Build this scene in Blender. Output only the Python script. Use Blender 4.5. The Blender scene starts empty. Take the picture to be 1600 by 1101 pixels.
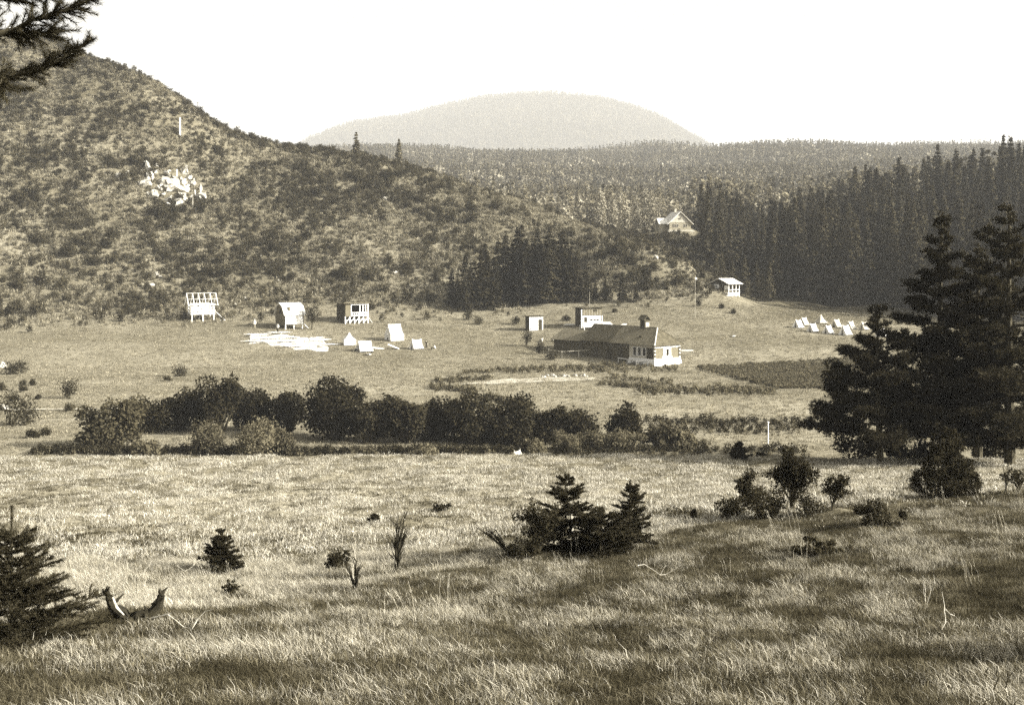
import bpy, math, random
import numpy as np
from mathutils import Vector, Matrix

random.seed(7)
RNG = np.random.default_rng(7)
R = math.radians

# ------------------------------------------------------------------ camera, sky, sun, exposure
F, HY = 1931.0, 400.0                       # focal length and eye-level row, in photo pixels (1600 wide)
sc = bpy.context.scene
cam_d = bpy.data.cameras.new('camera')
cam = bpy.data.objects.new('camera', cam_d)
sc.collection.objects.link(cam)
cam.location = (0, 0, 0)
cam.rotation_euler = (R(90), 0, 0)
cam_d.sensor_width = 36
cam_d.lens = 36 * F / 1600
cam_d.shift_y = -(550.5 - HY) / 1600
cam_d.clip_end = 20000
cam_d.clip_start = 0.1
sc.camera = cam

SUN_EL, SUN_BEHIND = R(25), R(16)           # low sun from the right, a little behind the camera
sun_dir = Vector((math.cos(SUN_EL) * math.cos(SUN_BEHIND), -math.cos(SUN_EL) * math.sin(SUN_BEHIND), math.sin(SUN_EL)))
w = bpy.data.worlds.new('World'); sc.world = w
w.use_nodes = True
nt = w.node_tree
for n in list(nt.nodes): nt.nodes.remove(n)
sky = nt.nodes.new('ShaderNodeTexSky'); sky.sky_type = 'NISHITA'; sky.sun_disc = False
sky.sun_elevation = SUN_EL
sky.sun_rotation = math.atan2(sun_dir.x, sun_dir.y)
sky.air_density = 1.0; sky.dust_density = 6.0; sky.ozone_density = 1.0
bw = nt.nodes.new('ShaderNodeRGBToBW')
tint = nt.nodes.new('ShaderNodeMix'); tint.data_type = 'RGBA'; tint.blend_type = 'MULTIPLY'; tint.inputs[0].default_value = 1
tint.inputs[7].default_value = (1.0, 0.99, 0.955, 1)
bg = nt.nodes.new('ShaderNodeBackground'); bg.inputs[1].default_value = 0.13
out = nt.nodes.new('ShaderNodeOutputWorld')
nt.links.new(sky.outputs[0], bw.inputs[0]); nt.links.new(bw.outputs[0], tint.inputs[6])
nt.links.new(tint.outputs[2], bg.inputs[0]); nt.links.new(bg.outputs[0], out.inputs[0])

sun_d = bpy.data.lights.new('sun', 'SUN'); sun_d.energy = 5.0; sun_d.angle = R(0.5); sun_d.color = (1.0, 0.97, 0.91)
sun_o = bpy.data.objects.new('sun', sun_d); sc.collection.objects.link(sun_o)
sun_o.rotation_euler = sun_dir.to_track_quat('Z', 'Y').to_euler()

sc.view_settings.view_transform = 'Standard'
sc.view_settings.look = 'None'
sc.view_settings.gamma = 1
sc.view_settings.use_curve_mapping = False
sc.view_settings.exposure = 1.4
sc.cycles.max_bounces = 5
sc.cycles.diffuse_bounces = 2
sc.cycles.transmission_bounces = 3
sc.cycles.transparent_max_bounces = 4
sc.cycles.volume_bounces = 0
sc.cycles.use_denoising = False

COL = sc.collection

# ------------------------------------------------------------------ materials
def toned(v):
    """a grey of brightness v with the warm cast every surface of this toned place has"""
    k = min(1.0, max(0.0, v / 0.7))
    return (v, v * (0.845 + 0.132 * k), v * (0.475 + 0.435 * k))

def mat(name, v, var=0.25, scale=3.0, leaf=0.0, rough=0.9, rnd=0.0, v2=None, bump=0.0, detail=4, stretch=None, coord='Object'):
    m = bpy.data.materials.new(name); m.use_nodes = True
    t = m.node_tree; t.nodes.clear()
    o = t.nodes.new('ShaderNodeOutputMaterial')
    tc = t.nodes.new('ShaderNodeTexCoord')
    vec = tc.outputs[coord]
    if stretch:
        mp = t.nodes.new('ShaderNodeMapping'); mp.inputs['Scale'].default_value = stretch
        t.links.new(vec, mp.inputs[0]); vec = mp.outputs[0]
    nz = t.nodes.new('ShaderNodeTexNoise'); nz.inputs['Scale'].default_value = scale; nz.inputs['Detail'].default_value = detail
    nz.inputs['Roughness'].default_value = 0.65
    t.links.new(vec, nz.inputs['Vector'])
    ramp = t.nodes.new('ShaderNodeValToRGB')
    lo = v * (1 - var) if v2 is None else v
    hi = v * (1 + var) if v2 is None else v2
    ramp.color_ramp.elements[0].position = 0.32; ramp.color_ramp.elements[1].position = 0.68
    ramp.color_ramp.elements[0].color = (*toned(lo), 1); ramp.color_ramp.elements[1].color = (*toned(hi), 1)
    t.links.new(nz.outputs[0], ramp.inputs[0])
    col = ramp.outputs[0]
    if rnd:
        oi = t.nodes.new('ShaderNodeObjectInfo')
        mr = t.nodes.new('ShaderNodeMapRange'); mr.inputs[3].default_value = 1 - rnd; mr.inputs[4].default_value = 1 + rnd
        t.links.new(oi.outputs['Random'], mr.inputs[0])
        mx = t.nodes.new('ShaderNodeMix'); mx.data_type = 'RGBA'; mx.blend_type = 'MULTIPLY'; mx.inputs[0].default_value = 1
        t.links.new(col, mx.inputs[6]); t.links.new(mr.outputs[0], mx.inputs[7]); col = mx.outputs[2]
    if leaf:
        d = t.nodes.new('ShaderNodeBsdfDiffuse'); tr = t.nodes.new('ShaderNodeBsdfTranslucent')
        ms = t.nodes.new('ShaderNodeMixShader'); ms.inputs[0].default_value = leaf
        t.links.new(col, d.inputs[0]); t.links.new(col, tr.inputs[0])
        t.links.new(d.outputs[0], ms.inputs[1]); t.links.new(tr.outputs[0], ms.inputs[2]); t.links.new(ms.outputs[0], o.inputs[0])
    else:
        p = t.nodes.new('ShaderNodeBsdfPrincipled'); p.inputs['Roughness'].default_value = rough
        p.inputs['Specular IOR Level'].default_value = 0.15
        t.links.new(col, p.inputs['Base Color']); t.links.new(p.outputs[0], o.inputs[0])
        if bump:
            b = t.nodes.new('ShaderNodeBump'); b.inputs['Strength'].default_value = 0.7; b.inputs['Distance'].default_value = bump
            t.links.new(nz.outputs[0], b.inputs['Height']); t.links.new(b.outputs[0], p.inputs['Normal'])
    return m

M = dict(
    bark=mat('bark', 0.055, 0.4, 8, stretch=(1, 1, .25), bump=.01),
    pale_bark=mat('pale_bark', 0.36, 0.35, 9, stretch=(1, 1, .3), bump=.006),
    spruce=mat('spruce_needles', 0.044, 0.35, .5, leaf=.12, rnd=.5),
    grove=mat('grove_needles', 0.026, 0.35, 1.2, leaf=.1, rnd=.3),
    sprout=mat('light_needles', 0.065, 0.3, 1.2, leaf=.15, rnd=.25),
    near_spruce=mat('near_spruce_needles', 0.03, 0.5, 9, leaf=.1, rnd=.2),
    pine=mat('pine_needles', 0.032, 0.45, 2.5, leaf=.12, rnd=.2),
    juniper=mat('juniper_needles', 0.04, 0.6, 6, leaf=.12),
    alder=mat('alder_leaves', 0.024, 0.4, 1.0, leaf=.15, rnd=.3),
    willow=mat('willow_leaves', 0.11, 0.35, 1.5, leaf=.25, rnd=.25),
    shrub=mat('shrub_leaves', 0.03, 0.4, 5, leaf=.2, rnd=.3),
    scrub_dark=mat('dark_scrub_leaves', 0.042, 0.4, 1.5, leaf=.15, rnd=.4),
    scrub_mid=mat('scrub_leaves', 0.10, 0.35, 1.5, leaf=.2, rnd=.4),
    scrub_light=mat('pale_scrub_leaves', 0.19, 0.3, 1.5, leaf=.25, rnd=.35),
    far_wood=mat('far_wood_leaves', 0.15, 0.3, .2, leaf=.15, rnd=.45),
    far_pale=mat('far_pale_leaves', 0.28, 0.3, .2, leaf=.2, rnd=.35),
    dry_grass=mat('dry_grass', 0.36, 0.3, 5, leaf=.3, rnd=.45),
    straw=mat('straw', 0.41, 0.3, 5, leaf=.3, rnd=.4),
    grass=mat('grass', 0.14, 0.35, 5, leaf=.3, rnd=.35),
    dark_grass=mat('dark_grass', 0.05, 0.35, 5, leaf=.25, rnd=.3),
    meadow=mat('meadow_grass', 0.235, 0.3, 2, leaf=.3, rnd=.4),
    crop=mat('crop_leaves', 0.11, 0.35, 3, leaf=.2, rnd=.3),
    twig=mat('dead_twig', 0.16, 0.5, 20),
    pale_twig=mat('bleached_twig', 0.4, 0.3, 20),
    rock=mat('limestone', 0.38, 0.55, .9, rough=.95, bump=.15, rnd=.3),
    white=mat('whitewash', 0.75, 0.05, 2, rough=.8),
    canvas=mat('white_canvas', 0.7, 0.05, 1.5, rough=.85, rnd=.06),
    old_canvas=mat('weathered_canvas', 0.45, 0.15, 1.5, rough=.85),
    new_wood=mat('fresh_sawn_wood', 0.7, 0.12, 4, stretch=(1, 6, 6), rnd=.12),
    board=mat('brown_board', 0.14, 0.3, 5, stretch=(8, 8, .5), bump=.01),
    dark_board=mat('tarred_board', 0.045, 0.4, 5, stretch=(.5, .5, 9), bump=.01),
    log=mat('weathered_log', 0.075, 0.45, 3, stretch=(.6, .6, 8), bump=.02),
    shingle=mat('shingle', 0.15, 0.4, 1.1, stretch=(1.5, 2.2, .6), detail=8),
    old_shingle=mat('old_shingle', 0.075, 0.45, 1.1, stretch=(1.5, 2.2, .6), detail=8),
    pale_roof=mat('pale_sheet_roof', 0.6, 0.1, 2, rough=.6),
    chalet_wall=mat('chalet_wall', 0.24, 0.2, 2),
    sawdust=mat('sawdust', 0.6, 0.2, .8),
    stone_wall=mat('plaster_gable', 0.42, 0.15, 2),
    glass=mat('dark_pane', 0.015, 0.3, 2, rough=.25),
    dirt=mat('trodden_earth', 0.36, 0.25, .8, bump=.03),
    soil=mat('field_soil', 0.13, 0.3, 1.0, bump=.05),
    skin=mat('skin', 0.38, 0.1, 6), hair=mat('dark_hair', 0.03, 0.3, 20),
    pale_cloth=mat('pale_cloth', 0.72, 0.08, 6), dark_cloth=mat('dark_cloth', 0.035, 0.3, 6), mid_cloth=mat('grey_cloth', 0.22, 0.2, 6),
    char=mat('charred_wood', 0.022, 0.5, 6, bump=.02),
)

# ------------------------------------------------------------------ geometry helpers
class Geo:
    """collects vertices and faces, then links them as ONE mesh object"""
    def __init__(s): s.v = []; s.f = []; s.n = 0
    def add(s, v, f):
        v = np.asarray(v, dtype=np.float64).reshape(-1, 3); f = np.asarray(f, dtype=np.int64)
        if len(f) == 0: return s
        s.v.append(v); s.f.append(f + s.n); s.n += len(v); return s
    def mesh(s, name):
        me = bpy.data.meshes.new(name)
        v = np.concatenate(s.v).astype(np.float32)
        me.vertices.add(len(v)); me.vertices.foreach_set('co', v.ravel())
        tot = np.concatenate([np.full(len(f), f.shape[1]) for f in s.f]); li = np.concatenate([f.ravel() for f in s.f])
        me.loops.add(len(li)); me.loops.foreach_set('vertex_index', li.astype(np.int32))
        me.polygons.add(len(tot))
        st = np.concatenate([[0], np.cumsum(tot)[:-1]]).astype(np.int32)
        me.polygons.foreach_set('loop_start', st)
        me.update(calc_edges=True); me.validate(); me.shade_flat()
        return me
    def box(s, c, size, rz=0, m=None):
        x, y, z = np.array(size) / 2
        v = np.array([(a * x, b * y, d * z) for d in (-1, 1) for a, b in ((-1, -1), (1, -1), (1, 1), (-1, 1))])
        if rz:
            q = np.array([[math.cos(rz), -math.sin(rz), 0], [math.sin(rz), math.cos(rz), 0], [0, 0, 1]]); v = v @ q.T
        if m is not None: v = v @ np.array(m).T
        return s.add(v + np.array(c), [(0, 3, 2, 1), (4, 5, 6, 7), (0, 1, 5, 4), (1, 2, 6, 5), (2, 3, 7, 6), (3, 0, 4, 7)])
    def bar(s, a, b, wd, ht=None):
        a = Vector(a); b = Vector(b); d = b - a; L = d.length
        q = d.to_track_quat('X', 'Z').to_matrix()
        return s.box((a + b) / 2, (L, wd, ht or wd), m=q)
    def slab(s, poly, thick):
        """a polygon (3 or 4 corners) given a thickness along its normal"""
        p = np.array([tuple(q) for q in poly], float); n = np.cross(p[1] - p[0], p[2] - p[0]); n /= np.linalg.norm(n)
        k = len(p); s.add(np.concatenate([p, p - n * thick]), [tuple(range(k))] if k in (3, 4) else [])
        base = s.n - 2 * k
        s.f.append(np.array([tuple(base + k + i for i in reversed(range(k)))]))
        s.f.append(np.array([(base + i, base + k + i, base + k + (i + 1) % k, base + (i + 1) % k) for i in range(k)]))
        return s
    def tube(s, pts, rad, n=6):
        pts = np.array([tuple(p) for p in pts], float); k = len(pts); rad = np.broadcast_to(np.asarray(rad, float), (k,))
        tan = np.gradient(pts, axis=0); tan /= np.linalg.norm(tan, axis=1)[:, None] + 1e-9
        ref = np.array([0, 0, 1.0]) if abs(tan[0][2]) < .9 else np.array([1.0, 0, 0])
        u = np.cross(tan, ref); u /= np.linalg.norm(u, axis=1)[:, None] + 1e-9; w_ = np.cross(tan, u)
        a = np.arange(n) / n * 2 * math.pi
        v = pts[:, None] + rad[:, None, None] * (np.cos(a)[None, :, None] * u[:, None] + np.sin(a)[None, :, None] * w_[:, None])
        f = [(i * n + j, i * n + (j + 1) % n, (i + 1) * n + (j + 1) % n, (i + 1) * n + j) for i in range(k - 1) for j in range(n)]
        return s.add(v.reshape(-1, 3), f)
    def leaves(s, pts, size, rng, up=0.0, aspect=.6, jitter=.35, out_dir=None, outw=0.0):
        """one small quad for each point, oriented at random (biased by up / outward)"""
        pts = np.asarray(pts, float); n = len(pts)
        nor = rng.normal(size=(n, 3)); nor[:, 2] += up
        if out_dir is not None: nor = nor + outw * out_dir
        nor /= np.linalg.norm(nor, axis=1)[:, None] + 1e-9
        r = rng.normal(size=(n, 3)); u = np.cross(nor, r); u /= np.linalg.norm(u, axis=1)[:, None] + 1e-9; v_ = np.cross(nor, u)
        sz = np.broadcast_to(np.asarray(size, float), (n,)) * (1 + jitter * rng.uniform(-1, 1, n))
        a = u * sz[:, None] * .5; b = v_ * (sz * aspect)[:, None] * .5
        V = np.stack([pts - a, pts - b * 1.0, pts + a, pts + b], 1).reshape(-1, 3)
        return s.add(V, np.arange(4 * n).reshape(n, 4))
    def needles(s, pts, dirs, per, length, width, spread, rng):
        """per thin triangles round each point, fanning off its shoot direction"""
        pts = np.repeat(np.asarray(pts, float), per, 0); dirs = np.repeat(np.asarray(dirs, float), per, 0); n = len(pts)
        if n == 0: return s
        dirs = dirs / (np.linalg.norm(dirs, axis=1)[:, None] + 1e-9)
        r = rng.normal(size=(n, 3)); r -= dirs * (r * dirs).sum(1)[:, None]; r /= np.linalg.norm(r, axis=1)[:, None] + 1e-9
        ang = spread * rng.uniform(.5, 1.2, n)
        d = dirs * np.cos(ang)[:, None] + r * np.sin(ang)[:, None]
        L = length * rng.uniform(.7, 1.2, n)
        side = np.cross(d, rng.normal(size=(n, 3))); side /= np.linalg.norm(side, axis=1)[:, None] + 1e-9
        tip = pts + d * L[:, None]; side = side * width * .5
        V = np.stack([pts - side, pts + side, tip], 1).reshape(-1, 3)
        return s.add(V, np.arange(3 * n).reshape(n, 3))
    def build(s, name, m, parent=None, smooth=False):
        me = s.mesh(name); me.materials.append(m)
        if smooth: me.polygons.foreach_set('use_smooth', [True] * len(me.polygons))
        o = bpy.data.objects.new(name, me); COL.objects.link(o)
        if parent: o.parent = parent
        return o

def tag(o, label=None, cat=None, group=None, kind=None):
    for k, v in (('label', label), ('category', cat), ('group', group), ('kind', kind)):
        if v: o[k] = v
    return o
def thing(name, label, cat, loc, rz=0.0, group=None, scale=1.0):
    o = bpy.data.objects.new(name, None); COL.objects.link(o); o.empty_display_size = .3
    o.location = loc; o.rotation_euler = (0, 0, rz); o.scale = (scale,) * 3 if not hasattr(scale, '__len__') else scale
    return tag(o, label, cat, group)
def child(name, me, parent):
    o = bpy.data.objects.new(name, me); COL.objects.link(o); o.parent = parent; return o
def mesh_of(geo, name, m):
    me = geo.mesh(name); me.materials.append(m); return me
def proto_obj(geo, name, m):
    return bpy.data.objects.new(name, mesh_of(geo, name, m))

# ------------------------------------------------------------------ the lie of the land
COLS = np.array([-300, 0, 200, 400, 600, 800, 1000, 1060, 1100, 1200, 1400, 1600, 1900], float)
def flat(z, d): return [HY - z * F / d] * 13
LEVELS = [
    (1.5, flat(-1.62, 1.5)), (5, flat(-2.5, 5)),
    (10, [1105, 1101, 1100, 1098, 1096, 1095, 1090, 1089, 1088, 1086, 1083, 1080, 1078]),
    (14, [1010, 1005, 1008, 1012, 1018, 1022, 1018, 1015, 1013, 1010, 1005, 995, 985]),
    (18, [955, 952, 958, 965, 972, 968, 955, 952, 948, 938, 925, 912, 900]),
    (22, [912, 915, 922, 930, 925, 912, 898, 894, 890, 880, 870, 860, 850]),
    (27, [885, 886, 892, 896, 882, 866, 852, 846, 842, 834, 824, 814, 804]),
    (32, [858, 860, 862, 862, 850, 836, 818, 812, 808, 798, 788, 776, 765]),
    (38, [822, 824, 824, 822, 814, 804, 792, 786, 782, 774, 766, 758, 748]),
    (45, [784, 785, 785, 784, 779, 773, 766, 763, 761, 757, 751, 746, 738]),
    (53, [745, 746, 746, 745, 742, 739, 736, 735, 734, 733, 731, 730, 726]),
    (60, [714, 714, 713, 712, 712, 711, 712, 712, 713, 714, 717, 720, 722]),
    (63, flat(-11.0, 63)), (75, flat(-15.5, 75)), (90, flat(-17.2, 90)), (99, flat(-17.9, 99)), (102, flat(-17.6, 102)),
    (105, flat(-16.75, 105)), (115, flat(-16.75, 115)), (140, flat(-16.7, 140)), (165, flat(-16.7, 165)),
    (187, [568, 570, 572, 572, 572, 572, 572, 572, 572, 572, 572, 572, 572]),
    (205, [538, 540, 543, 545, 545, 546, 543, 541, 540, 535, 533, 533, 533]),
    (222, [508, 513, 514, 513, 516, 519, 509, 507, 506, 508, 513, 516, 516]),
    (240, [455, 478, 484, 488, 490, 496, 489, 485, 483, 488, 497, 502, 502]),
    (255, [400, 432, 448, 458, 462, 474, 458, 454, 452, 478, 487, 494, 494]),
    (270, [330, 372, 400, 420, 430, 440, 390, 403, 428, 470, 478, 485, 485]),
    (285, [270, 310, 345, 372, 385, 395, 378, 415, 425, 462, 462, 465, 465]),
    (300, [215, 252, 285, 325, 345, 350, 385, 402, 412, 455, 445, 440, 440]),
    (315, [165, 200, 225, 285, 305, 322, 382, 382, 392, 448, 422, 412, 412]),
    (330, [120, 150, 165, 250, 272, 312, 375, 362, 372, 440, 398, 385, 385]),
    (345, [85, 100, 118, 226, 256, 315, 370, 358, 366, 432, 385, 365, 365]),
    (365, [55, 58, 116, 224, 258, 325, 368, 362, 372, 422, 372, 345, 340]),
    (400, [60, 62, 135, 250, 280, 345, 366, 368, 372, 405, 358, 330, 320]),
    (450, [120, 120, 200, 290, 315, 345, 355, 360, 362, 375, 345, 322, 312]),
    (700, [200, 220, 260, 300, 310, 322, 325, 326, 328, 330, 318, 308, 300]),
    (1100, [246, 250, 262, 276, 282, 284, 284, 284, 282, 278, 274, 270, 270]),
    (1700, [246, 247, 246, 249, 247, 256, 250, 246, 248, 243, 249, 241, 245]),
    (1900, [247, 248, 250, 252, 254, 256, 254, 252, 250, 248, 247, 247, 247]),
    (2500, [300] * 13),
]
def pchip(x, y, xs):
    x = np.asarray(x, float); y = np.asarray(y, float); h = np.diff(x); dl = np.diff(y) / h
    m = np.zeros(len(x)); m[0], m[-1] = dl[0], dl[-1]
    for i in range(1, len(x) - 1):
        if dl[i - 1] * dl[i] > 0:
            w1, w2 = 2 * h[i] + h[i - 1], h[i] + 2 * h[i - 1]
            m[i] = (w1 + w2) / (w1 / dl[i - 1] + w2 / dl[i])
    i = np.clip(np.searchsorted(x, xs) - 1, 0, len(x) - 2); t = (xs - x[i]) / h[i]
    return ((1 + 2 * t) * (1 - t) ** 2) * y[i] + t * (1 - t) ** 2 * h[i] * m[i] + t * t * (3 - 2 * t) * y[i + 1] + t * t * (t - 1) * h[i] * m[i + 1]
LD = np.array([a for a, _ in LEVELS], float)
LZ = np.array([[-(p - HY) / F * a for p in row] for a, row in LEVELS])
GD = np.unique(np.concatenate([np.geomspace(1.2, 10, 30), np.arange(10, 64, .3), np.arange(64, 104, 1.0), np.arange(104, 250, .8),
                               np.arange(250, 420, 1.6), np.geomspace(420, 2500, 110)]))
GP = np.unique(np.concatenate([np.arange(-2600, -200, 60), np.arange(-200, 1800, 5), np.arange(1800, 4300, 60)])).astype(float)
zc = np.stack([pchip(LD, LZ[:, j], GD) for j in range(13)], 1)
GZ = np.stack([pchip(COLS, zc[i], np.clip(GP, COLS[0], COLS[-1])) for i in range(len(GD))], 0)
_H = RNG.uniform(-1, 1, (256, 256))
def vnoise(x, y):
    xi = np.floor(x).astype(int); yi = np.floor(y).astype(int); fx = x - xi; fy = y - yi
    fx = fx * fx * (3 - 2 * fx); fy = fy * fy * (3 - 2 * fy)
    g = lambda a, b: _H[a & 255, b & 255]
    return (g(xi, yi) * (1 - fx) + g(xi + 1, yi) * fx) * (1 - fy) + (g(xi, yi + 1) * (1 - fx) + g(xi + 1, yi + 1) * fx) * fy
def fbm(x, y, o=4):
    return sum(vnoise(x * 2 ** k + 17 * k, y * 2 ** k + 31 * k) * .5 ** k for k in range(o))
XX = (GP[None, :] - 800) / F * GD[:, None]; YY = np.repeat(GD[:, None], len(GP), 1)
amp = np.interp(GD, [1, 10, 30, 58, 62, 100, 240, 260, 400, 2000], [.02, .08, .12, .12, .05, .07, .12, .5, .8, 2.0])[:, None]
wl = np.interp(GD, [1, 60, 110, 250, 300, 1000], [1.6, 2.6, 6, 9, 12, 40])[:, None]
GZ = GZ + amp * fbm(XX / 1.6, YY / 1.6, 3) * (GD[:, None] < 64) + amp * fbm(XX / 7, YY / 7, 3) * (GD[:, None] >= 64)

GZ = GZ + 7 * fbm(XX / 170, YY / 170, 3) * np.clip((YY - 600) / 500, 0, 1)

def lut(px, d):
    px = np.asarray(px, float); d = np.asarray(d, float)
    i = np.clip(np.searchsorted(GD, d) - 1, 0, len(GD) - 2); j = np.clip(np.searchsorted(GP, px) - 1, 0, len(GP) - 2)
    a = np.clip((d - GD[i]) / (GD[i + 1] - GD[i]), 0, 1); b = np.clip((px - GP[j]) / (GP[j + 1] - GP[j]), 0, 1)
    return (GZ[i, j] * (1 - b) + GZ[i, j + 1] * b) * (1 - a) + (GZ[i + 1, j] * (1 - b) + GZ[i + 1, j + 1] * b) * a
def ground(x, y):
    y = np.maximum(np.asarray(y, float), 1.2)
    return lut(800 + F * np.asarray(x, float) / y, y)
def at(px, d, dz=0.0):
    """the point of the ground at distance d in the direction of column px"""
    x = (px - 800) / F * d
    return Vector((x, d, float(ground(x, d)) + dz))
def hit(px, py, dmin=104.0, dz=0.0):
    """the first ground point at or beyond dmin that is seen in column px, row py"""
    ds = GD[GD >= dmin]; p = HY - lut(np.full(len(ds), px), ds) * F / ds
    k = np.nonzero(p <= py)[0]
    if len(k) == 0: return at(px, ds[-1], dz)
    k = k[0]
    if k == 0: return at(px, ds[0], dz)
    t = (p[k - 1] - py) / (p[k - 1] - p[k] + 1e-9)
    return at(px, ds[k - 1] + t * (ds[k] - ds[k - 1]), dz)
def row_of(x, y): return HY - ground(x, y) * F / np.asarray(y, float)

def terrain_material():
    m = bpy.data.materials.new('land'); m.use_nodes = True
    t = m.node_tree; t.nodes.clear()
    o = t.nodes.new('ShaderNodeOutputMaterial'); p = t.nodes.new('ShaderNodeBsdfPrincipled')
    p.inputs['Roughness'].default_value = 1; p.inputs['Specular IOR Level'].default_value = .05
    at_ = t.nodes.new('ShaderNodeAttribute'); at_.attribute_name = 'tone'
    g = t.nodes.new('ShaderNodeNewGeometry')
    def noise(s, d):
        n = t.nodes.new('ShaderNodeTexNoise'); n.inputs['Scale'].default_value = s; n.inputs['Detail'].default_value = d; n.inputs['Roughness'].default_value = .7
        t.links.new(g.outputs['Position'], n.inputs['Vector']); return n.outputs[0]
    def rng_(a, lo, hi, f0=.3, f1=.7):
        r = t.nodes.new('ShaderNodeMapRange'); r.inputs[1].default_value = f0; r.inputs[2].default_value = f1
        r.inputs[3].default_value = lo; r.inputs[4].default_value = hi; t.links.new(a, r.inputs[0]); return r.outputs[0]
    def mul(a, b):
        n = t.nodes.new('ShaderNodeMath'); n.operation = 'MULTIPLY'; t.links.new(a, n.inputs[0]); t.links.new(b, n.inputs[1]); return n.outputs[0]
    fine = noise(1.7, 6); mid = noise(.16, 5)
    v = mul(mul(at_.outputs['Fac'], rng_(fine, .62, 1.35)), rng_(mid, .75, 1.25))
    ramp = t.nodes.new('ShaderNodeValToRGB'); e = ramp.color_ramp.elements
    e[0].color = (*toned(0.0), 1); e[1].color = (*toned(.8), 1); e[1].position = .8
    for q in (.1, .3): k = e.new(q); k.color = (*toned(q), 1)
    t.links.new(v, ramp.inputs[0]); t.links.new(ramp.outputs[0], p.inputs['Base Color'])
    b = t.nodes.new('ShaderNodeBump'); b.inputs['Distance'].default_value = .25; b.inputs['Strength'].default_value = .6
    t.links.new(fine, b.inputs['Height']); t.links.new(b.outputs[0], p.inputs['Normal'])
    t.links.new(p.outputs[0], o.inputs[0])
    return m

def build_terrain():
    nd, npx = GZ.shape
    V = np.stack([XX, YY, GZ], -1).reshape(-1, 3)
    i, j = np.meshgrid(np.arange(nd - 1), np.arange(npx - 1), indexing='ij'); a = (i * npx + j).ravel()
    g = Geo().add(V, np.stack([a, a + 1, a + npx + 1, a + npx], 1))
    o = g.build('ground', terrain_material(), smooth=True)
    d = YY; PX = np.repeat(GP[None, :], nd, 0); PY = HY - GZ * F / d
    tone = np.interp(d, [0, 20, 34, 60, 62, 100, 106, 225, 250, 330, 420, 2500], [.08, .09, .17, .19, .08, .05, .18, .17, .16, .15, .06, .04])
    # the shaded wood floor and the slope at the right, darkened in colour for the wood's shade, the bright strip of meadow by the stream
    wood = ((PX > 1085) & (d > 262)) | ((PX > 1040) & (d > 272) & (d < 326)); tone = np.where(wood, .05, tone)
    slope_shade = np.clip((PX - 1180) / 60, 0, 1) * np.clip((d - 226) / 12, 0, 1); tone = tone * (1 - .5 * slope_shade * (d < 262))
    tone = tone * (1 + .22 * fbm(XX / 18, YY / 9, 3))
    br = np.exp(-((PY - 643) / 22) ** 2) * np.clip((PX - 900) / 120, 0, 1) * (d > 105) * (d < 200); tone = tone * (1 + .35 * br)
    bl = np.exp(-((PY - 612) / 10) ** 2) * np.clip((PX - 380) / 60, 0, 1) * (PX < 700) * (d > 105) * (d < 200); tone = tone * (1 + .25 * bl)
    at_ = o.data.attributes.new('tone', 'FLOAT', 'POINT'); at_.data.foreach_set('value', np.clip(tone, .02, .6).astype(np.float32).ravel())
    return tag(o, kind='structure')
build_terrain()

# the far rounded hill
FARD = 6200.0
def far_z(x, y):
    px = 800 + F * x / FARD
    p = np.interp(px, [200, 400, 480, 520, 560, 600, 640, 700, 760, 810, 860, 930, 980, 1020, 1050, 1085, 1130, 1400], [320, 275, 232, 208, 192, 185, 181, 168, 155, 150, 149, 155, 167, 183, 202, 226, 252, 300])
    return (HY - p) / F * FARD * np.exp(-((y - FARD) / 1750) ** 2) - 30
def build_far():
    xs = np.linspace(-3700, 4200, 130); ys = np.linspace(3400, 9200, 70)
    X, Y = np.meshgrid(xs, ys); Z = far_z(X, Y) + 12 * fbm(X / 300, Y / 300, 4)
    a = (np.arange(69)[:, None] * 130 + np.arange(129)[None, :]).ravel()
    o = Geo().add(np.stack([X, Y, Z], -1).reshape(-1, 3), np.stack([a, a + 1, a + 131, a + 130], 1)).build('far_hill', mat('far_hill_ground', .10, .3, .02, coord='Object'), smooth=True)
    tag(o, kind='structure')
build_far()

# thin sheets laid on the ground: path, garden soil, field
def sheet(name, corners, m, dz=.04, nu=30, nv=8, edge=0.0, kind='structure'):
    (a, b, c, d) = [hit(*q) for q in corners]
    g = Geo(); V = []
    for j in range(nv + 1):
        for i in range(nu + 1):
            u, v = i / nu, j / nv
            p = (a * (1 - u) + b * u) * (1 - v) + (d * (1 - u) + c * u) * v
            n1 = float(vnoise(np.array([p.x * .45]), np.array([p.y * .45 + 9]))[0]) * edge
            if j in (0, nv): p.y += n1
            V.append((p.x, p.y, float(ground(p.x, p.y)) + dz))
    F_ = [(j * (nu + 1) + i, j * (nu + 1) + i + 1, (j + 1) * (nu + 1) + i + 1, (j + 1) * (nu + 1) + i) for j in range(nv) for i in range(nu)]
    return tag(g.add(V, F_).build(name, m), kind=kind)
sheet('crop_field', [(1218, 609), (1350, 606), (1352, 556), (1082, 573)], M['soil'], edge=.8)
sheet('garden_path', [(716, 600), (928, 594), (930, 589), (790, 592)], M['dirt'], edge=1.0)
sheet('footpath', [(-40, 641), (195, 638), (195, 636), (-40, 638)], M['dirt'], edge=.6)
sheet('sand_patch', [(1188, 705), (1215, 703), (1222, 697), (1196, 698)], M['dirt'], edge=.5, nu=10)
sheet('sawdust_ground', [(392, 534), (515, 546), (505, 530), (390, 524)], M['sawdust'], edge=3.0)
sheet('hill_track', [(1290, 462), (1332, 481), (1335, 480), (1293, 460)], M['soil'], edge=.3, nu=12, nv=3)

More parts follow.
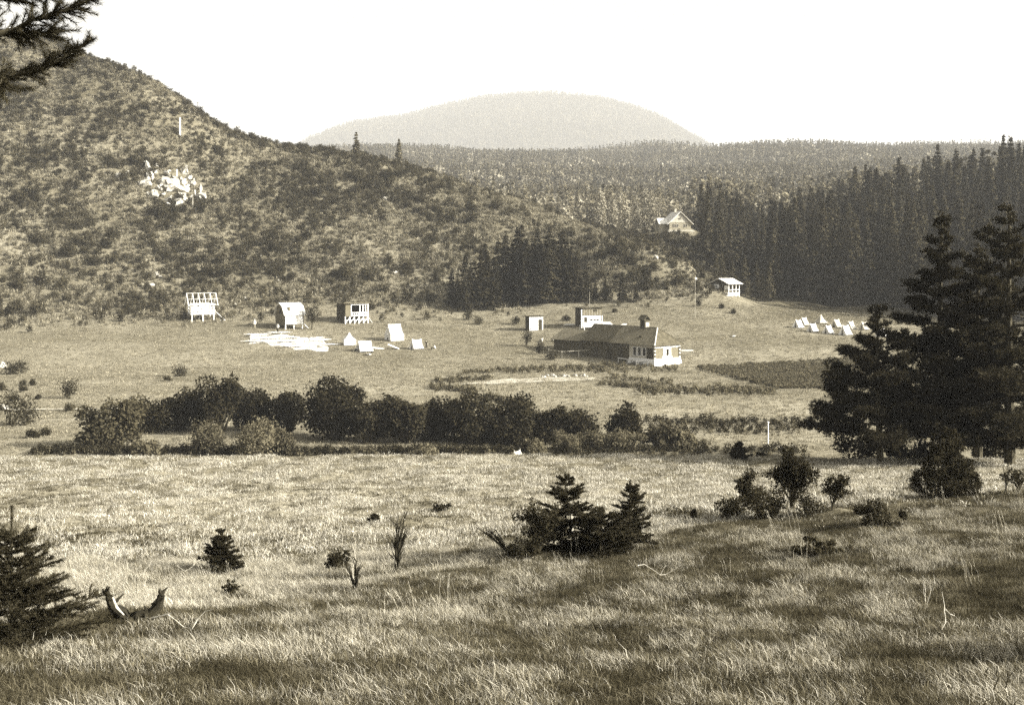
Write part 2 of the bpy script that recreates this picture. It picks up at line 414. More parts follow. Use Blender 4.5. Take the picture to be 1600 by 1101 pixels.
# ------------------------------------------------------------------ scattering (uncountable cover only)
def scatter(name, pts, protos, rng, smin, smax, label, cat, tilt=.12, scale=None, pid=None, rot=None, kind='stuff'):
    n = len(pts)
    coll = bpy.data.collections.new(name + '_pieces')
    for k, pz in enumerate(protos): pz.name = '%s_piece_%02d' % (name, k); coll.objects.link(pz)
    me = bpy.data.meshes.new(name); me.vertices.add(n); me.vertices.foreach_set('co', np.asarray(pts, np.float32).ravel())
    def attr(nm, ty, field, data): a = me.attributes.new(nm, ty, 'POINT'); a.data.foreach_set(field, data)
    rv = np.stack([rng.normal(0, tilt, n), rng.normal(0, tilt, n), rng.uniform(0, 6.283, n)], 1) if rot is None else rot
    attr('rot', 'FLOAT_VECTOR', 'vector', rv.astype(np.float32).ravel())
    attr('scl', 'FLOAT', 'value', (rng.uniform(smin, smax, n) if scale is None else scale).astype(np.float32))
    attr('pid', 'INT', 'value', (rng.integers(0, len(protos), n) if pid is None else pid).astype(np.int32))
    o = bpy.data.objects.new(name, me); COL.objects.link(o)
    g = bpy.data.node_groups.new(name, 'GeometryNodeTree')
    g.interface.new_socket('Geometry', in_out='INPUT', socket_type='NodeSocketGeometry'); g.interface.new_socket('Geometry', in_out='OUTPUT', socket_type='NodeSocketGeometry')
    N = g.nodes.new; gi = N('NodeGroupInput'); go = N('NodeGroupOutput'); ip = N('GeometryNodeInstanceOnPoints'); ci = N('GeometryNodeCollectionInfo')
    ci.inputs['Collection'].default_value = coll; ci.inputs['Separate Children'].default_value = True; ci.inputs['Reset Children'].default_value = True
    def named(nm, ty): q = N('GeometryNodeInputNamedAttribute'); q.data_type = ty; q.inputs['Name'].default_value = nm; return q.outputs[0]
    L = g.links.new
    L(gi.outputs[0], ip.inputs['Points']); L(ci.outputs[0], ip.inputs['Instance']); ip.inputs['Pick Instance'].default_value = True
    L(named('pid', 'INT'), ip.inputs['Instance Index']); L(named('scl', 'FLOAT'), ip.inputs['Scale'])
    e2r = N('FunctionNodeEulerToRotation'); L(named('rot', 'FLOAT_VECTOR'), e2r.inputs[0]); L(e2r.outputs[0], ip.inputs['Rotation'])
    L(ip.outputs[0], go.inputs[0])
    md = o.modifiers.new('scatter', 'NODES'); md.node_group = g
    return tag(o, label, cat, kind=kind)

def wedge(n, d0, d1, p0, p1, rng, power=1.0):
    """random ground points between distances d0..d1 and columns p0..p1 (uniform over the ground)"""
    d = np.sqrt(rng.uniform(d0 * d0, d1 * d1, n)) if power == 1 else (rng.uniform(d0 ** power, d1 ** power, n)) ** (1 / power)
    px = rng.uniform(p0, p1, n); x = (px - 800) / F * d
    return px, d, np.stack([x, d, lut(px, d)], 1)

# grass pieces
def tuft(seed, blades, h, spread, wd, lean=(-.22, .03), curl=.4):
    r = np.random.default_rng(seed); g = Geo()
    for _ in range(blades):
        bx, by = r.normal(0, spread, 2); hh = h * r.uniform(.45, 1.15); ang = r.uniform(0, 6.28)
        lx, ly = (lean[0] + r.normal(0, .45)) * hh, (lean[1] + r.normal(0, .45)) * hh
        sx, sy = math.cos(ang) * wd / 2, math.sin(ang) * wd / 2
        p0 = np.array([bx, by, -.03]); p1 = p0 + (lx * .35, ly * .35, hh * .6); p2 = p0 + (lx * (1 + curl * r.uniform(0, 1.2)), ly, hh * r.uniform(.82, 1))
        s_ = np.array([sx, sy, 0])
        g.add([p0 - s_, p0 + s_, p1 + s_ * .8, p1 - s_ * .8, p2], [(0, 1, 2, 3)]); g.f.append(np.array([(g.n - 5 + 3, g.n - 5 + 2, g.n - 5 + 4)]))
    return g
def stalk(seed, h):
    r = np.random.default_rng(seed); g = Geo()
    for _ in range(3):
        lean = r.uniform(.1, .5); b = r.normal(0, .05, 3); b[2] = 0
        pts = [b + np.array([-lean * h * t * t, r.normal(0, .01), h * t * (1 - .15 * lean)]) for t in np.linspace(0, 1, 5)]
        g.tube(pts, [.0026, .0024, .002, .002, .0014], 3)
        g.needles(np.array(pts[3:]), np.array([pts[-1] - pts[-2]] * 2), 6, .05, .005, .4, r)
    return g

def build_grass():
    r = np.random.default_rng(11)
    pr = [proto_obj(tuft(i, 34, .17, .10, .0065), 'g', M['dry_grass']) for i in range(3)]
    pr += [proto_obj(tuft(10 + i, 36, .145, .11, .0075), 'g', M['grass']) for i in range(3)]
    pr += [proto_obj(tuft(20 + i, 38, .13, .12, .009, lean=(-.1, 0)), 'g', M['dark_grass']) for i in range(2)]
    pr += [proto_obj(stalk(30 + i, .48), 'g', M['dry_grass']) for i in range(2)]
    # coarser clumps for the far meadow, where single blades can no longer be seen
    pr += [proto_obj(tuft(60 + i, 14, .15, .15, .019), 'g', M['straw']) for i in range(3)]
    pr += [proto_obj(tuft(70 + i, 15, .135, .16, .021), 'g', M['grass']) for i in range(3)]
    pr += [proto_obj(tuft(80 + i, 16, .13, .17, .022, lean=(-.1, 0)), 'g', M['dark_grass']) for i in range(2)]
    P_, I_, S_ = [], [], []
    for n, d0, d1, bright in ((11000, 7, 14, .40), (20000, 14, 24, .42), (21000, 24, 36, .68), (33000, 36, 62, .86)):
        px, d, p = wedge(n, d0, d1, -260, 1860, r)
        patch = fbm(p[:, 0] / 1.0, p[:, 1] / 1.3, 3) + .3 * fbm(p[:, 0] / 6, p[:, 1] / 6 + 40, 2)
        slope = d < np.interp(px, [0, 500, 880, 1240, 1600], [15, 21, 27, 31, 35]); bright = np.where(slope, .24, .72)
        u = r.uniform(0, 1, n) - .34 * patch
        idx = np.where(u < bright - .12, r.integers(0, 3, n), np.where(u < bright + .22, r.integers(3, 6, n), r.integers(6, 8, n)))
        thr = np.where(d > 26, .72, .66); idx = np.where(patch < -thr, r.integers(6, 8, n), idx)
        idx = np.where((r.uniform(0, 1, n) < .006) & (d > 17) & (d < 40), r.integers(8, 10, n), idx)
        s = r.uniform(.65, 1.3, n) * (1 + .2 * patch); s = np.where(d > 40, s * .85, s); s = np.where(slope, s * .8, s * .92); idx = np.where(d > 30, np.where(idx < 8, idx + 10, idx), idx)
        P_.append(p); I_.append(idx); S_.append(s)
    rot = None
    P_ = np.concatenate(P_); n = len(P_)
    rot = np.stack([r.normal(0, .12, n), r.normal(0, .12, n), r.normal(0, .9, n)], 1)
    scatter('grass', P_, pr, r, 1, 1, 'dry tussocky grass covering the near slope and meadow', 'grass', pid=np.concatenate(I_), scale=np.concatenate(S_), rot=rot)
    # short cover of the valley meadow
    pr = [proto_obj(tuft(40 + i, 16, .22, .22, .05, lean=(-.05, 0)), 'm', M['meadow']) for i in range(3)] + [proto_obj(tuft(50, 18, .22, .25, .06), 'm', M['crop'])]
    px, d, p = wedge(42000, 103.5, 250, -120, 1720, r, 1.0)
    patch = fbm(p[:, 0] / 6, p[:, 1] / 5, 3)
    idx = np.where(r.uniform(0, 1, len(p)) < .03 - .08 * patch, 3, r.integers(0, 3, len(p)))
    scatter('meadow_grass', p, pr, r, .6, 1.3, 'short mown grass of the valley floor round the camp', 'grass', pid=idx)
    # grass on the hillside between the bushes
build_grass()

# ------------------------------------------------------------------ trees and bushes: shapes
def spruce_geo(seed, H, Rr, whorls=24, nb=7, leaf=.55, bare=.08, droop=.35, power=.85, per=7):
    """foliage and trunk of a conifer: whorls of drooping boughs hung with small sprays"""
    r = np.random.default_rng(seed); pts = []; trunk = Geo(); out_ = []
    lean = r.normal(0, .01, 2)
    for k in range(whorls):
        t = bare + (1 - bare) * (k + r.uniform(0, .7)) / whorls
        if t > .985: continue
        L0 = Rr * (1 - t) ** power + .012 * H
        for b in range(nb):
            a = r.uniform(0, 6.283); L = L0 * r.uniform(.6, 1.12)
            u = np.sqrt(r.uniform(.03, 1, per)); s = u * L
            z = H * t - droop * s * (.6 + .6 * u) + .10 * L * u ** 3
            side = r.normal(0, .16, per) * s
            x = np.cos(a) * s - np.sin(a) * side; y = np.sin(a) * s + np.cos(a) * side
            pts.append(np.stack([x + lean[0] * z, y + lean[1] * z, z + r.normal(0, .012 * H, per) * .3], 1)); out_.append(np.stack([np.cos(a) * np.ones(per), np.sin(a) * np.ones(per), np.ones(per) * .3], 1))
    pts.append(np.stack([r.normal(0, .05, 8), r.normal(0, .05, 8), H * r.uniform(.94, 1.0, 8)], 1)); out_.append(np.tile([0, 0, 1.0], (8, 1)))
    P_ = np.concatenate(pts); fol = Geo().leaves(P_, leaf * (.55 + .6 * (1 - P_[:, 2] / H)), r, up=.8, aspect=.5, out_dir=np.concatenate(out_), outw=.5)
    trunk.tube([(0, 0, -.4), (0, 0, H * .3), (lean[0] * H * .6, lean[1] * H * .6, H * .6), (lean[0] * H, lean[1] * H, H * .98)], [.016 * H, .012 * H, .008 * H, .002 * H], 6)
    return fol, trunk

def lumpy(r, n, lobes, rad, h, shell=.55, flat_=1.0):
    """points through the outer volume of a crown made of several uneven lobes"""
    P_ = []
    for c, q in lobes:
        m = max(8, int(n * q ** 2 / sum(x[1] ** 2 for x in lobes)))
        d = r.normal(size=(m, 3)); d /= np.linalg.norm(d, axis=1)[:, None]
        bumps = 1 + .22 * np.sin(d @ r.normal(0, 3.5, 3) + r.uniform(0, 6)) + .16 * np.sin(d @ r.normal(0, 7, 3) + r.uniform(0, 6))
        rr = q * bumps * (shell + (1 - shell) * r.uniform(0, 1, m) ** .5) * np.where(r.uniform(0, 1, m) < .06, 1.15, 1)
        p = d * rr[:, None]; p[:, 2] *= flat_; P_.append(p + np.array(c))
    return np.concatenate(P_)

def bush_geo(seed, wd, h, n, leaf, lobes=None, nl=6, low=0.0, shell=.5):
    """leafy crown wd wide and h high resting on the ground, with its stems"""
    r = np.random.default_rng(seed); fol = Geo(); stems = Geo()
    if lobes is None:
        lobes = [((0, 0, h * .5), min(wd * .36, h * .52))]
        for i in range(nl):
            a = r.uniform(0, 6.283); q = r.uniform(.2, .34) * min(wd, 1.3 * h) * (6 / max(6, nl)) ** .45; x = (wd / 2 - q) * r.uniform(.55, 1)
            lobes.append(((math.cos(a) * x, math.sin(a) * x, max(q * .7, h * r.uniform(.25, .95) - q * .7 + low)), q))
    p = lumpy(r, n, lobes, wd, h, shell)
    p = p[p[:, 2] > .02 * h]
    p[:, 2] *= 1 + .12 * np.sin(p[:, 0] * 5.0 / wd + seed) ; c = np.array([0, 0, h * .4]); o_ = p - c; o_ /= np.linalg.norm(o_, axis=1)[:, None] + 1e-9
    fol.leaves(p, leaf, r, up=.35, aspect=.65, out_dir=o_, outw=.8)
    for i in range(max(3, nl)):
        c_, q = lobes[i % len(lobes)]
        b = np.array([r.normal(0, wd * .05), r.normal(0, wd * .05), -.1]); c_ = np.array(c_)
        mid = b * .5 + c_ * .5 + np.array([0, 0, -.05 * h]); stems.tube([b, mid, c_], [.025 * h, .018 * h, .008 * h], 5)
    return fol, stems

def young_spruce_geo(seed, H, Rr, whorls=9, nb=7, nl=.030, dens=1.0, leader=1.0, wdt=.006, top=.85, pw=.95):
    r = np.random.default_rng(seed); fol = Geo(); wood = Geo(); PT, DR = [], []
    wood.tube([(0, 0, -.1), (0, 0, H * .5), (.01, 0, H)], [.018 * H, .012 * H, .004], 6)
    def brush(a, b, k):
        t = np.linspace(.08, 1, k)[:, None]; PT.append(a + (b - a) * t); DR.append(np.repeat(((b - a) / (np.linalg.norm(b - a) + 1e-9))[None], k, 0))
    brush(np.array([0, 0, H * .72]), np.array([.01, 0, H]), int(24 * leader))
    for k in range(whorls):
        t = .05 + top * k / (whorls - 1) + r.normal(0, .02); L0 = Rr * (1 - t) ** pw + .06 * H
        for b in range(nb):
            a = r.uniform(0, 6.283); L = L0 * r.uniform(.4, 1.22); up = r.uniform(-.15, .42) + .35 * t
            A = np.array([0, 0, H * t]); d = np.array([math.cos(a), math.sin(a), up]); B = A + d * L
            wood.tube([A, (A + B) / 2 - np.array([0, 0, .04 * L]), B], [.006 * H, .004 * H, .002 * H], 3)
            brush(A + (B - A) * .15, B, max(4, int(L * 55 * dens)))
            m = max(4, int(L / H * 34))
            for q in range(m):
                u = r.uniform(.2, .95); sgn = r.choice((-1, 1)); an = a + sgn * r.uniform(.5, 1.0); l2 = L * (1 - u * .65) * r.uniform(.3, .5)
                C = A + (B - A) * u; brush(C, C + np.array([math.cos(an), math.sin(an), up * .7 + r.normal(0, .15)]) * l2, max(3, int(l2 * 55 * dens)))
    fol.needles(np.concatenate(PT), np.concatenate(DR), 7, nl * 1.25, wdt * 1.35, .95, r)
    return fol, wood

def pine_geo(seed, H, Rr, limbs, first=.2, tuft_n=.13, crown_pow=.7, per=13, tuft_w=.018, spec=None, dens=1.0, updroop=.0):
    """Scots pine: trunk, long level limbs, pads of needle tufts; spec gives (height, angle, reach) of limbs"""
    r = np.random.default_rng(seed); fol = Geo(); wood = Geo(); limb_list = []
    bend = r.normal(0, .02, 2) * H
    tr = lambda t: np.array([bend[0] * math.sin(t * 2.4), bend[1] * math.sin(t * 2.0), H * t])
    wood.tube([tr(t) - np.array([0, 0, .3 if t == 0 else 0]) for t in np.linspace(0, 1, 9)], np.linspace(.024 * H, .004 * H, 9), 8)
    PT, DR = [], []
    for i in range(limbs):
        if spec and i < len(spec): t, a, L = spec[i]
        else:
            t = first + (1 - first) * (i + r.uniform(0, 1)) / limbs; a = i * 2.399 + r.normal(0, .3)
            L = Rr * (1 - ((t - first) / (1 - first)) ** 1.6) ** crown_pow * r.uniform(.7, 1.1) + .06 * H * (1 - t)
        L = max(L, .35); A = tr(min(t, .99)); d = np.array([math.cos(a), math.sin(a), 0])
        rise = r.uniform(-.12, .30) + .5 * max(0, t - .55) + updroop
        ln = [A + d * L * u + np.array([0, 0, L * (rise * u + .10 * u * u)]) + r.normal(0, .02 * L, 3) * (u > 0) for u in np.linspace(0, 1, 6)]
        lg = Geo().tube(ln, np.linspace(.011 * H * (1 - .6 * t), .002 * H, 6), 5); limb_list.append(lg)
        for k in range(max(5, int(L * 7 * dens))):
            u = r.uniform(.1, 1) ** .8; j = min(int(u * 5), 4); C = ln[j] + (ln[j + 1] - ln[j]) * (u * 5 - j)
            sd = r.choice((-1, 1)) * r.uniform(.3, 1.2); l2 = L * .34 * (1.1 - u * .6) * r.uniform(.4, 1.1)
            E = C + np.array([math.cos(a + sd), math.sin(a + sd), r.uniform(-.1, .6)]) * l2
            lg.tube([C, (C + E) / 2, E], [.0025 * H, .002 * H, .001 * H], 3)
            m = max(3, int(l2 * 9 * dens) + 3); tt = r.uniform(.3, 1.05, m)[:, None]
            PT.append(C + (E - C) * tt + r.normal(0, .08 + .07 * l2, (m, 3)) * np.array([1, 1, .8])); dd = (E - C) / (np.linalg.norm(E - C) + 1e-9)
            DR.append(np.repeat(dd[None], m, 0) * .6 + r.normal(0, .35, (m, 3)) + np.array([0, 0, .55]))
    PT.append(tr(1.0) + r.normal(0, .12, (14, 3))); DR.append(np.tile([0, 0, 1.0], (14, 1)))
    fol.needles(np.concatenate(PT), np.concatenate(DR), per, tuft_n, tuft_w, .9, r)
    return fol, wood, limb_list

def juniper_geo(seed, H, wd):
    r = np.random.default_rng(seed); fol = Geo(); wood = Geo(); PT, DR = [], []
    for i in range(120):
        a = r.uniform(0, 6.283); q = r.uniform(0, 1) ** .7; x = wd / 2 * q; top = H * (1 - q ** 1.3 * .75) * r.uniform(.75, 1.04)
        p0 = np.array([math.cos(a) * x * .35, math.sin(a) * x * .35, 0]); p1 = np.array([math.cos(a) * x, math.sin(a) * x, top])
        hook = np.array([r.normal(0, .14), r.normal(0, .14), -.06]) * H * .5
        pts = [p0 + (p1 - p0) * u + np.array([math.cos(a), math.sin(a), 0]) * x * .3 * math.sin(u * 3.0) for u in np.linspace(0, 1, 9)] + [p1 + hook * .6 + np.array([0, 0, .02]), p1 + hook]
        wood.tube(pts, np.linspace(.012, .003, len(pts)), 3)
        pts = np.array(pts)
        for k in range(2, len(pts) - 1):
            m = 10; t = r.uniform(0, 1, m)[:, None]; PT.append(pts[k] + (pts[k + 1] - pts[k]) * t + r.normal(0, .035, (m, 3)))
            DR.append(np.repeat((pts[k + 1] - pts[k])[None], m, 0) + r.normal(0, .03, (m, 3)))
    fol.needles(np.concatenate(PT), np.concatenate(DR), 7, .06, .018, .7, r)
    return fol, wood

def bare_shrub_geo(seed, H, stems, spread=.5, lean=0.0, twigs=5, r0=.022):
    r = np.random.default_rng(seed); g = Geo()
    for i in range(stems):
        a = r.uniform(0, 6.283); L = H * r.uniform(.55, 1.0); k = r.uniform(.1, 1) * spread
        e = np.array([math.cos(a) * k * L + lean * L, math.sin(a) * k * L, L])
        pts = [e * u + np.array([0, 0, .1 * L * math.sin(u * 3.1)]) + r.normal(0, .012, 3) * (u > 0) for u in np.linspace(0, 1, 6)]
        g.tube(pts, np.linspace(r0, r0 * .2, 6), 4)
        for q in range(twigs):
            u = r.uniform(.25, .95); j = int(u * 5); C = pts[j]; dd = np.array([r.normal(0, .6), r.normal(0, .6), r.uniform(.1, .9)]) + e / L * .5
            g.tube([C, C + dd * H * .09, C + dd * H * .17 + np.array([0, 0, .02])], [r0 * .35, r0 * .25, r0 * .12], 3)
    return g

# ------------------------------------------------------------------ the far woods (one mass each)
def build_far_woods():
    r = np.random.default_rng(21)
    def low(seed, H, Rr, m, wh=9, nb=4): return proto_obj(spruce_geo(seed, H, Rr, wh, nb, leaf=2.6, per=2, droop=.45)[0], 'f', m)
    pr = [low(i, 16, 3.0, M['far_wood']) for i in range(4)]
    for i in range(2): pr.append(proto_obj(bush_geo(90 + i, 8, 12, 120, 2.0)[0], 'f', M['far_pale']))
    pts = []
    px, d, p = wedge(42000, 425, 1920, -100, 1750, r)
    keep = ~((px < 560) & (d < 1650)); p = p[keep]; d = d[keep]; px = px[keep]
    qx, qd, qp = wedge(420, 388, 430, 1100, 1750, r); p = np.concatenate([p, qp]); d = np.concatenate([d, qd]); px = np.concatenate([px, qx])
    sw = r.uniform(.8, 1.3, len(p)) * np.where((d < 800) & (px < 1080), .72, 1.0)
    q = fbm(p[:, 0] / 60, p[:, 1] / 60, 2); idx = np.where(r.uniform(0, 1, len(p)) < .30 + .25 * q, r.integers(4, 6, len(p)), r.integers(0, 4, len(p)))
    scatter('valley_wood', p, pr, r, .8, 1.35, 'hazy mixed wood covering the long ridge across the valley', 'wood', pid=idx, tilt=.03, scale=sw)
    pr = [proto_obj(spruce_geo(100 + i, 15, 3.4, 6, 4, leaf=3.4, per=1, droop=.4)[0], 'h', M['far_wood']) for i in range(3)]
    n = 30000; x = r.uniform(-1200, 1200, n); y = r.uniform(4300, 6450, n); z = far_z(x, y) + 12 * fbm(x / 300, y / 300, 4) - 1
    k = z > 270
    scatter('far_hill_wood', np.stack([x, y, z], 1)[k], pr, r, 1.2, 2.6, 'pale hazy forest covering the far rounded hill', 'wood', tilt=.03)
build_far_woods()

# ------------------------------------------------------------------ the scrubby hillside
def scrub_row(px):  # row of the lower edge of the scrub
    return np.interp(px, [-300, 0, 100, 220, 300, 420, 520, 600, 700, 800, 860, 1000, 1100, 1200], [530, 520, 505, 505, 508, 497, 478, 494, 488, 486, 470, 478, 470, 440])
def build_scrub():
    r = np.random.default_rng(31)
    pr = [proto_obj(bush_geo(200 + i, 2.0, 1.5, 150, .30, nl=4)[0], 's', M['scrub_light']) for i in range(3)]
    pr += [proto_obj(bush_geo(210 + i, 2.0, 1.5, 150, .30, nl=4)[0], 's', M['scrub_mid']) for i in range(3)]
    pr += [proto_obj(bush_geo(220 + i, 2.1, 1.8, 170, .30, nl=4)[0], 's', M['scrub_dark']) for i in range(2)]
    pr += [proto_obj(tuft(230 + i, 18, .6, .5, .12, lean=(0, 0)), 's', M['meadow']) for i in range(2)]
    px, d, p = wedge(46000, 216, 385, -160, 1130, r)
    py = HY - p[:, 2] * F / d
    edge = py - scrub_row(px)
    dens = np.clip(-edge / 22, 0, 1) * .92 + .10 * np.clip(1 - edge / 14, 0, 1)
    dens = np.where((px > 1010) & (d > 262) & (d < 326), .8, dens); dens *= np.where((px > 1010) & (d >= 326), 0, 1) * np.where((px > 1098) & (d > 262), 0, 1)
    k = r.uniform(0, 1, len(p)) < dens
    k &= ~((((px - 274) / 36) ** 2 + ((py - 292) / 26) ** 2 < 1) & (r.uniform(0, 1, len(p)) < .6))
    px, d, p, py = px[k], d[k], p[k], py[k]; n = len(p)
    q = fbm(p[:, 0] / 9, p[:, 1] / 9, 3) + .5 * fbm(p[:, 0] / 30 + 5, p[:, 1] / 30, 2)
    u = r.uniform(0, 1, n) - .20 * q + np.where((px > 680) & (px < 1010), .12, 0)
    idx = np.where(u < .155, r.integers(6, 8, n), np.where(u < .42, r.integers(3, 6, n), np.where(u < .82, r.integers(0, 3, n), r.integers(8, 10, n))))
    s = r.uniform(.3, .8, n) * np.where(idx >= 6, 1.5, 1.0) * np.where((py > 420), .8, 1.0); s = np.where(idx >= 8, 1.2, s)
    scatter('hillside_scrub', p, pr, r, 1, 1, 'rough scrub and grass covering the steep hillside', 'scrub', pid=idx, scale=s, tilt=.1)
build_scrub()

def place_simple(meshes, pts, name, labels, cat, group, r, smin, smax, sz=1.0):
    for k, (p, lb) in enumerate(zip(pts, labels)):
        o = bpy.data.objects.new(name, meshes[k % len(meshes)]); COL.objects.link(o)
        o.location = p; s = r.uniform(smin, smax); o.scale = (s, s, s * r.uniform(.85, 1.2) * sz); o.rotation_euler = (0, 0, r.uniform(0, 6.28))
        tag(o, lb, cat, group)

def build_hill_bushes():
    r = random.Random(5)
    meshes = [mesh_of(bush_geo(300 + i, 3.0, 2.6, 420, .33, nl=6)[0], 'hill_bush', M['scrub_dark']) for i in range(5)]
    pts, labels = [], []
    # (column, row, spread x, spread y, how many, where)
    zones = [(205, 262, 45, 16, 14, 'just above and left of the white rocks'), (250, 335, 50, 10, 9, 'just below the white rocks'),
             (120, 385, 45, 22, 15, 'in the dark patch low on the left hillside'), (40, 300, 45, 50, 14, 'at the far left of the hillside'),
             (270, 390, 50, 20, 12, 'on the slope above the bare timber frame'), (335, 430, 28, 16, 10, 'just above and right of the bare timber frame'),
             (60, 470, 60, 25, 14, 'at the foot of the slope on the far left'), (490, 285, 40, 25, 16, 'below the two tall ridge trees'),
             (590, 300, 55, 35, 20, 'in the middle of the hillside below the skyline'), (700, 335, 60, 25, 12, 'on the slope above the dark spruce grove'),
             (470, 390, 80, 35, 16, 'on the slope above the white-roofed hut'), (620, 430, 60, 25, 14, 'on the slope above the white tents'),
             (100, 190, 80, 40, 12, 'high on the left hillside under the pine branch'), (960, 400, 60, 20, 10, 'on the slope right of the spruce grove'),
             (1010, 440, 60, 16, 12, 'on the slope behind the flagpole')]
    for cx, cy, sx, sy, n, where in zones:
        for _ in range(n):
            px, py = r.gauss(cx, sx * .6), r.gauss(cy, sy * .6)
            p = hit(px, py, 225)
            if p.y > 372: continue
            pts.append(p); labels.append('dark rounded bush ' + where)
    place_simple(meshes, pts, 'hill_bush', labels, 'bush', 'dark bushes scattered over the hillside', r, .55, 1.35)
    # low bushes on the meadow and at its edges: (column, row, width in m, height, label)
    single = [(280, 588, 2.6, 2.0, 'dark round bush alone on the meadow, casting a long shadow'), (109, 622, 2.8, 2.6, 'dark upright bush alone on the left meadow'),
              (18, 665, 5.0, 4.0, 'large dark bush cut by the left edge of the photo'), (42, 664, 3.0, 2.6, 'smaller bush beside the large one at the left edge'),
              (14, 585, 3.0, 1.8, 'low bush at the left edge above the footpath'), (34, 584, 2.6, 2.0, 'low bush second from the left edge above the footpath'),
              (36, 602, 1.1, .8, 'tiny bush below the two low bushes at the left edge'), (51, 602, 1.2, .9, 'tiny bush right of another tiny one on the left meadow'),
              (37, 611, 1.4, .8, 'flat little bush on the left meadow, lower of a pair'), (3, 610, 1.3, 1.0, 'tiny bush touching the left edge of the photo'),
              (60, 624, .9, .6, 'small dark tuft just left of the upright meadow bush'), (22, 627, 1.8, .7, 'flat dark bush above the pale footpath at left'),
              (109, 642, 1.8, 1.0, 'small bush standing on the pale footpath'), (52, 684, 1.6, .9, 'small flat bush left of the big round streamside bush'),
              (70, 680, 1.4, .9, 'small bush between the flat one and the big streamside bush'), (263, 595, 1.6, .6, 'flat dark tuft below the lone meadow bush'),
              (822, 541, 2.6, 3.0, 'bushy sapling left of the farmhouse barn'), (845, 553, 2.0, 2.2, 'dark bush in front of the farmhouse barn, left one'),
              (863, 562, 2.8, 1.6, 'low dark bush in front of the farmhouse barn, right one'), (1001, 565, 1.9, 2.4, 'leafy bush beside the white farmhouse windows'),
              (1128, 482, 1.6, 1.2, 'dark low bush just below the porch hut, left one'), (1146, 490, 1.8, 1.0, 'dark low bush below the porch hut, right one'),
              (1092, 478, 1.5, 1.4, 'small bush beside the foot of the flagpole'), (732, 500, 2.6, 1.8, 'dark low bush at the meadow edge right of the tents'),
              (747, 507, 2.4, 1.7, 'dark low bush below another at the meadow edge'), (806, 507, 2.2, 1.9, 'dark bush left of the small white shed'),
              (885, 501, 2.6, 1.2, 'low dark bush between the two sheds'), (960, 488, 1.4, .9, 'small bush right of the shed with the mast')]
    for k, (px, py, wd, h, lb) in enumerate(single):
        p = hit(px, py, 105); dark = 'alder' if k % 3 else 'scrub_dark'
        t = thing('meadow_bush', lb, 'bush', p, r.uniform(0, 6), 'small bushes about the meadow')
        f, s = bush_geo(400 + k, wd, h, 650, .17 * (wd / 2) ** .4, nl=6)
        f.build('foliage', M[dark], t); s.build('stem', M['bark'], t)
build_hill_bushes()

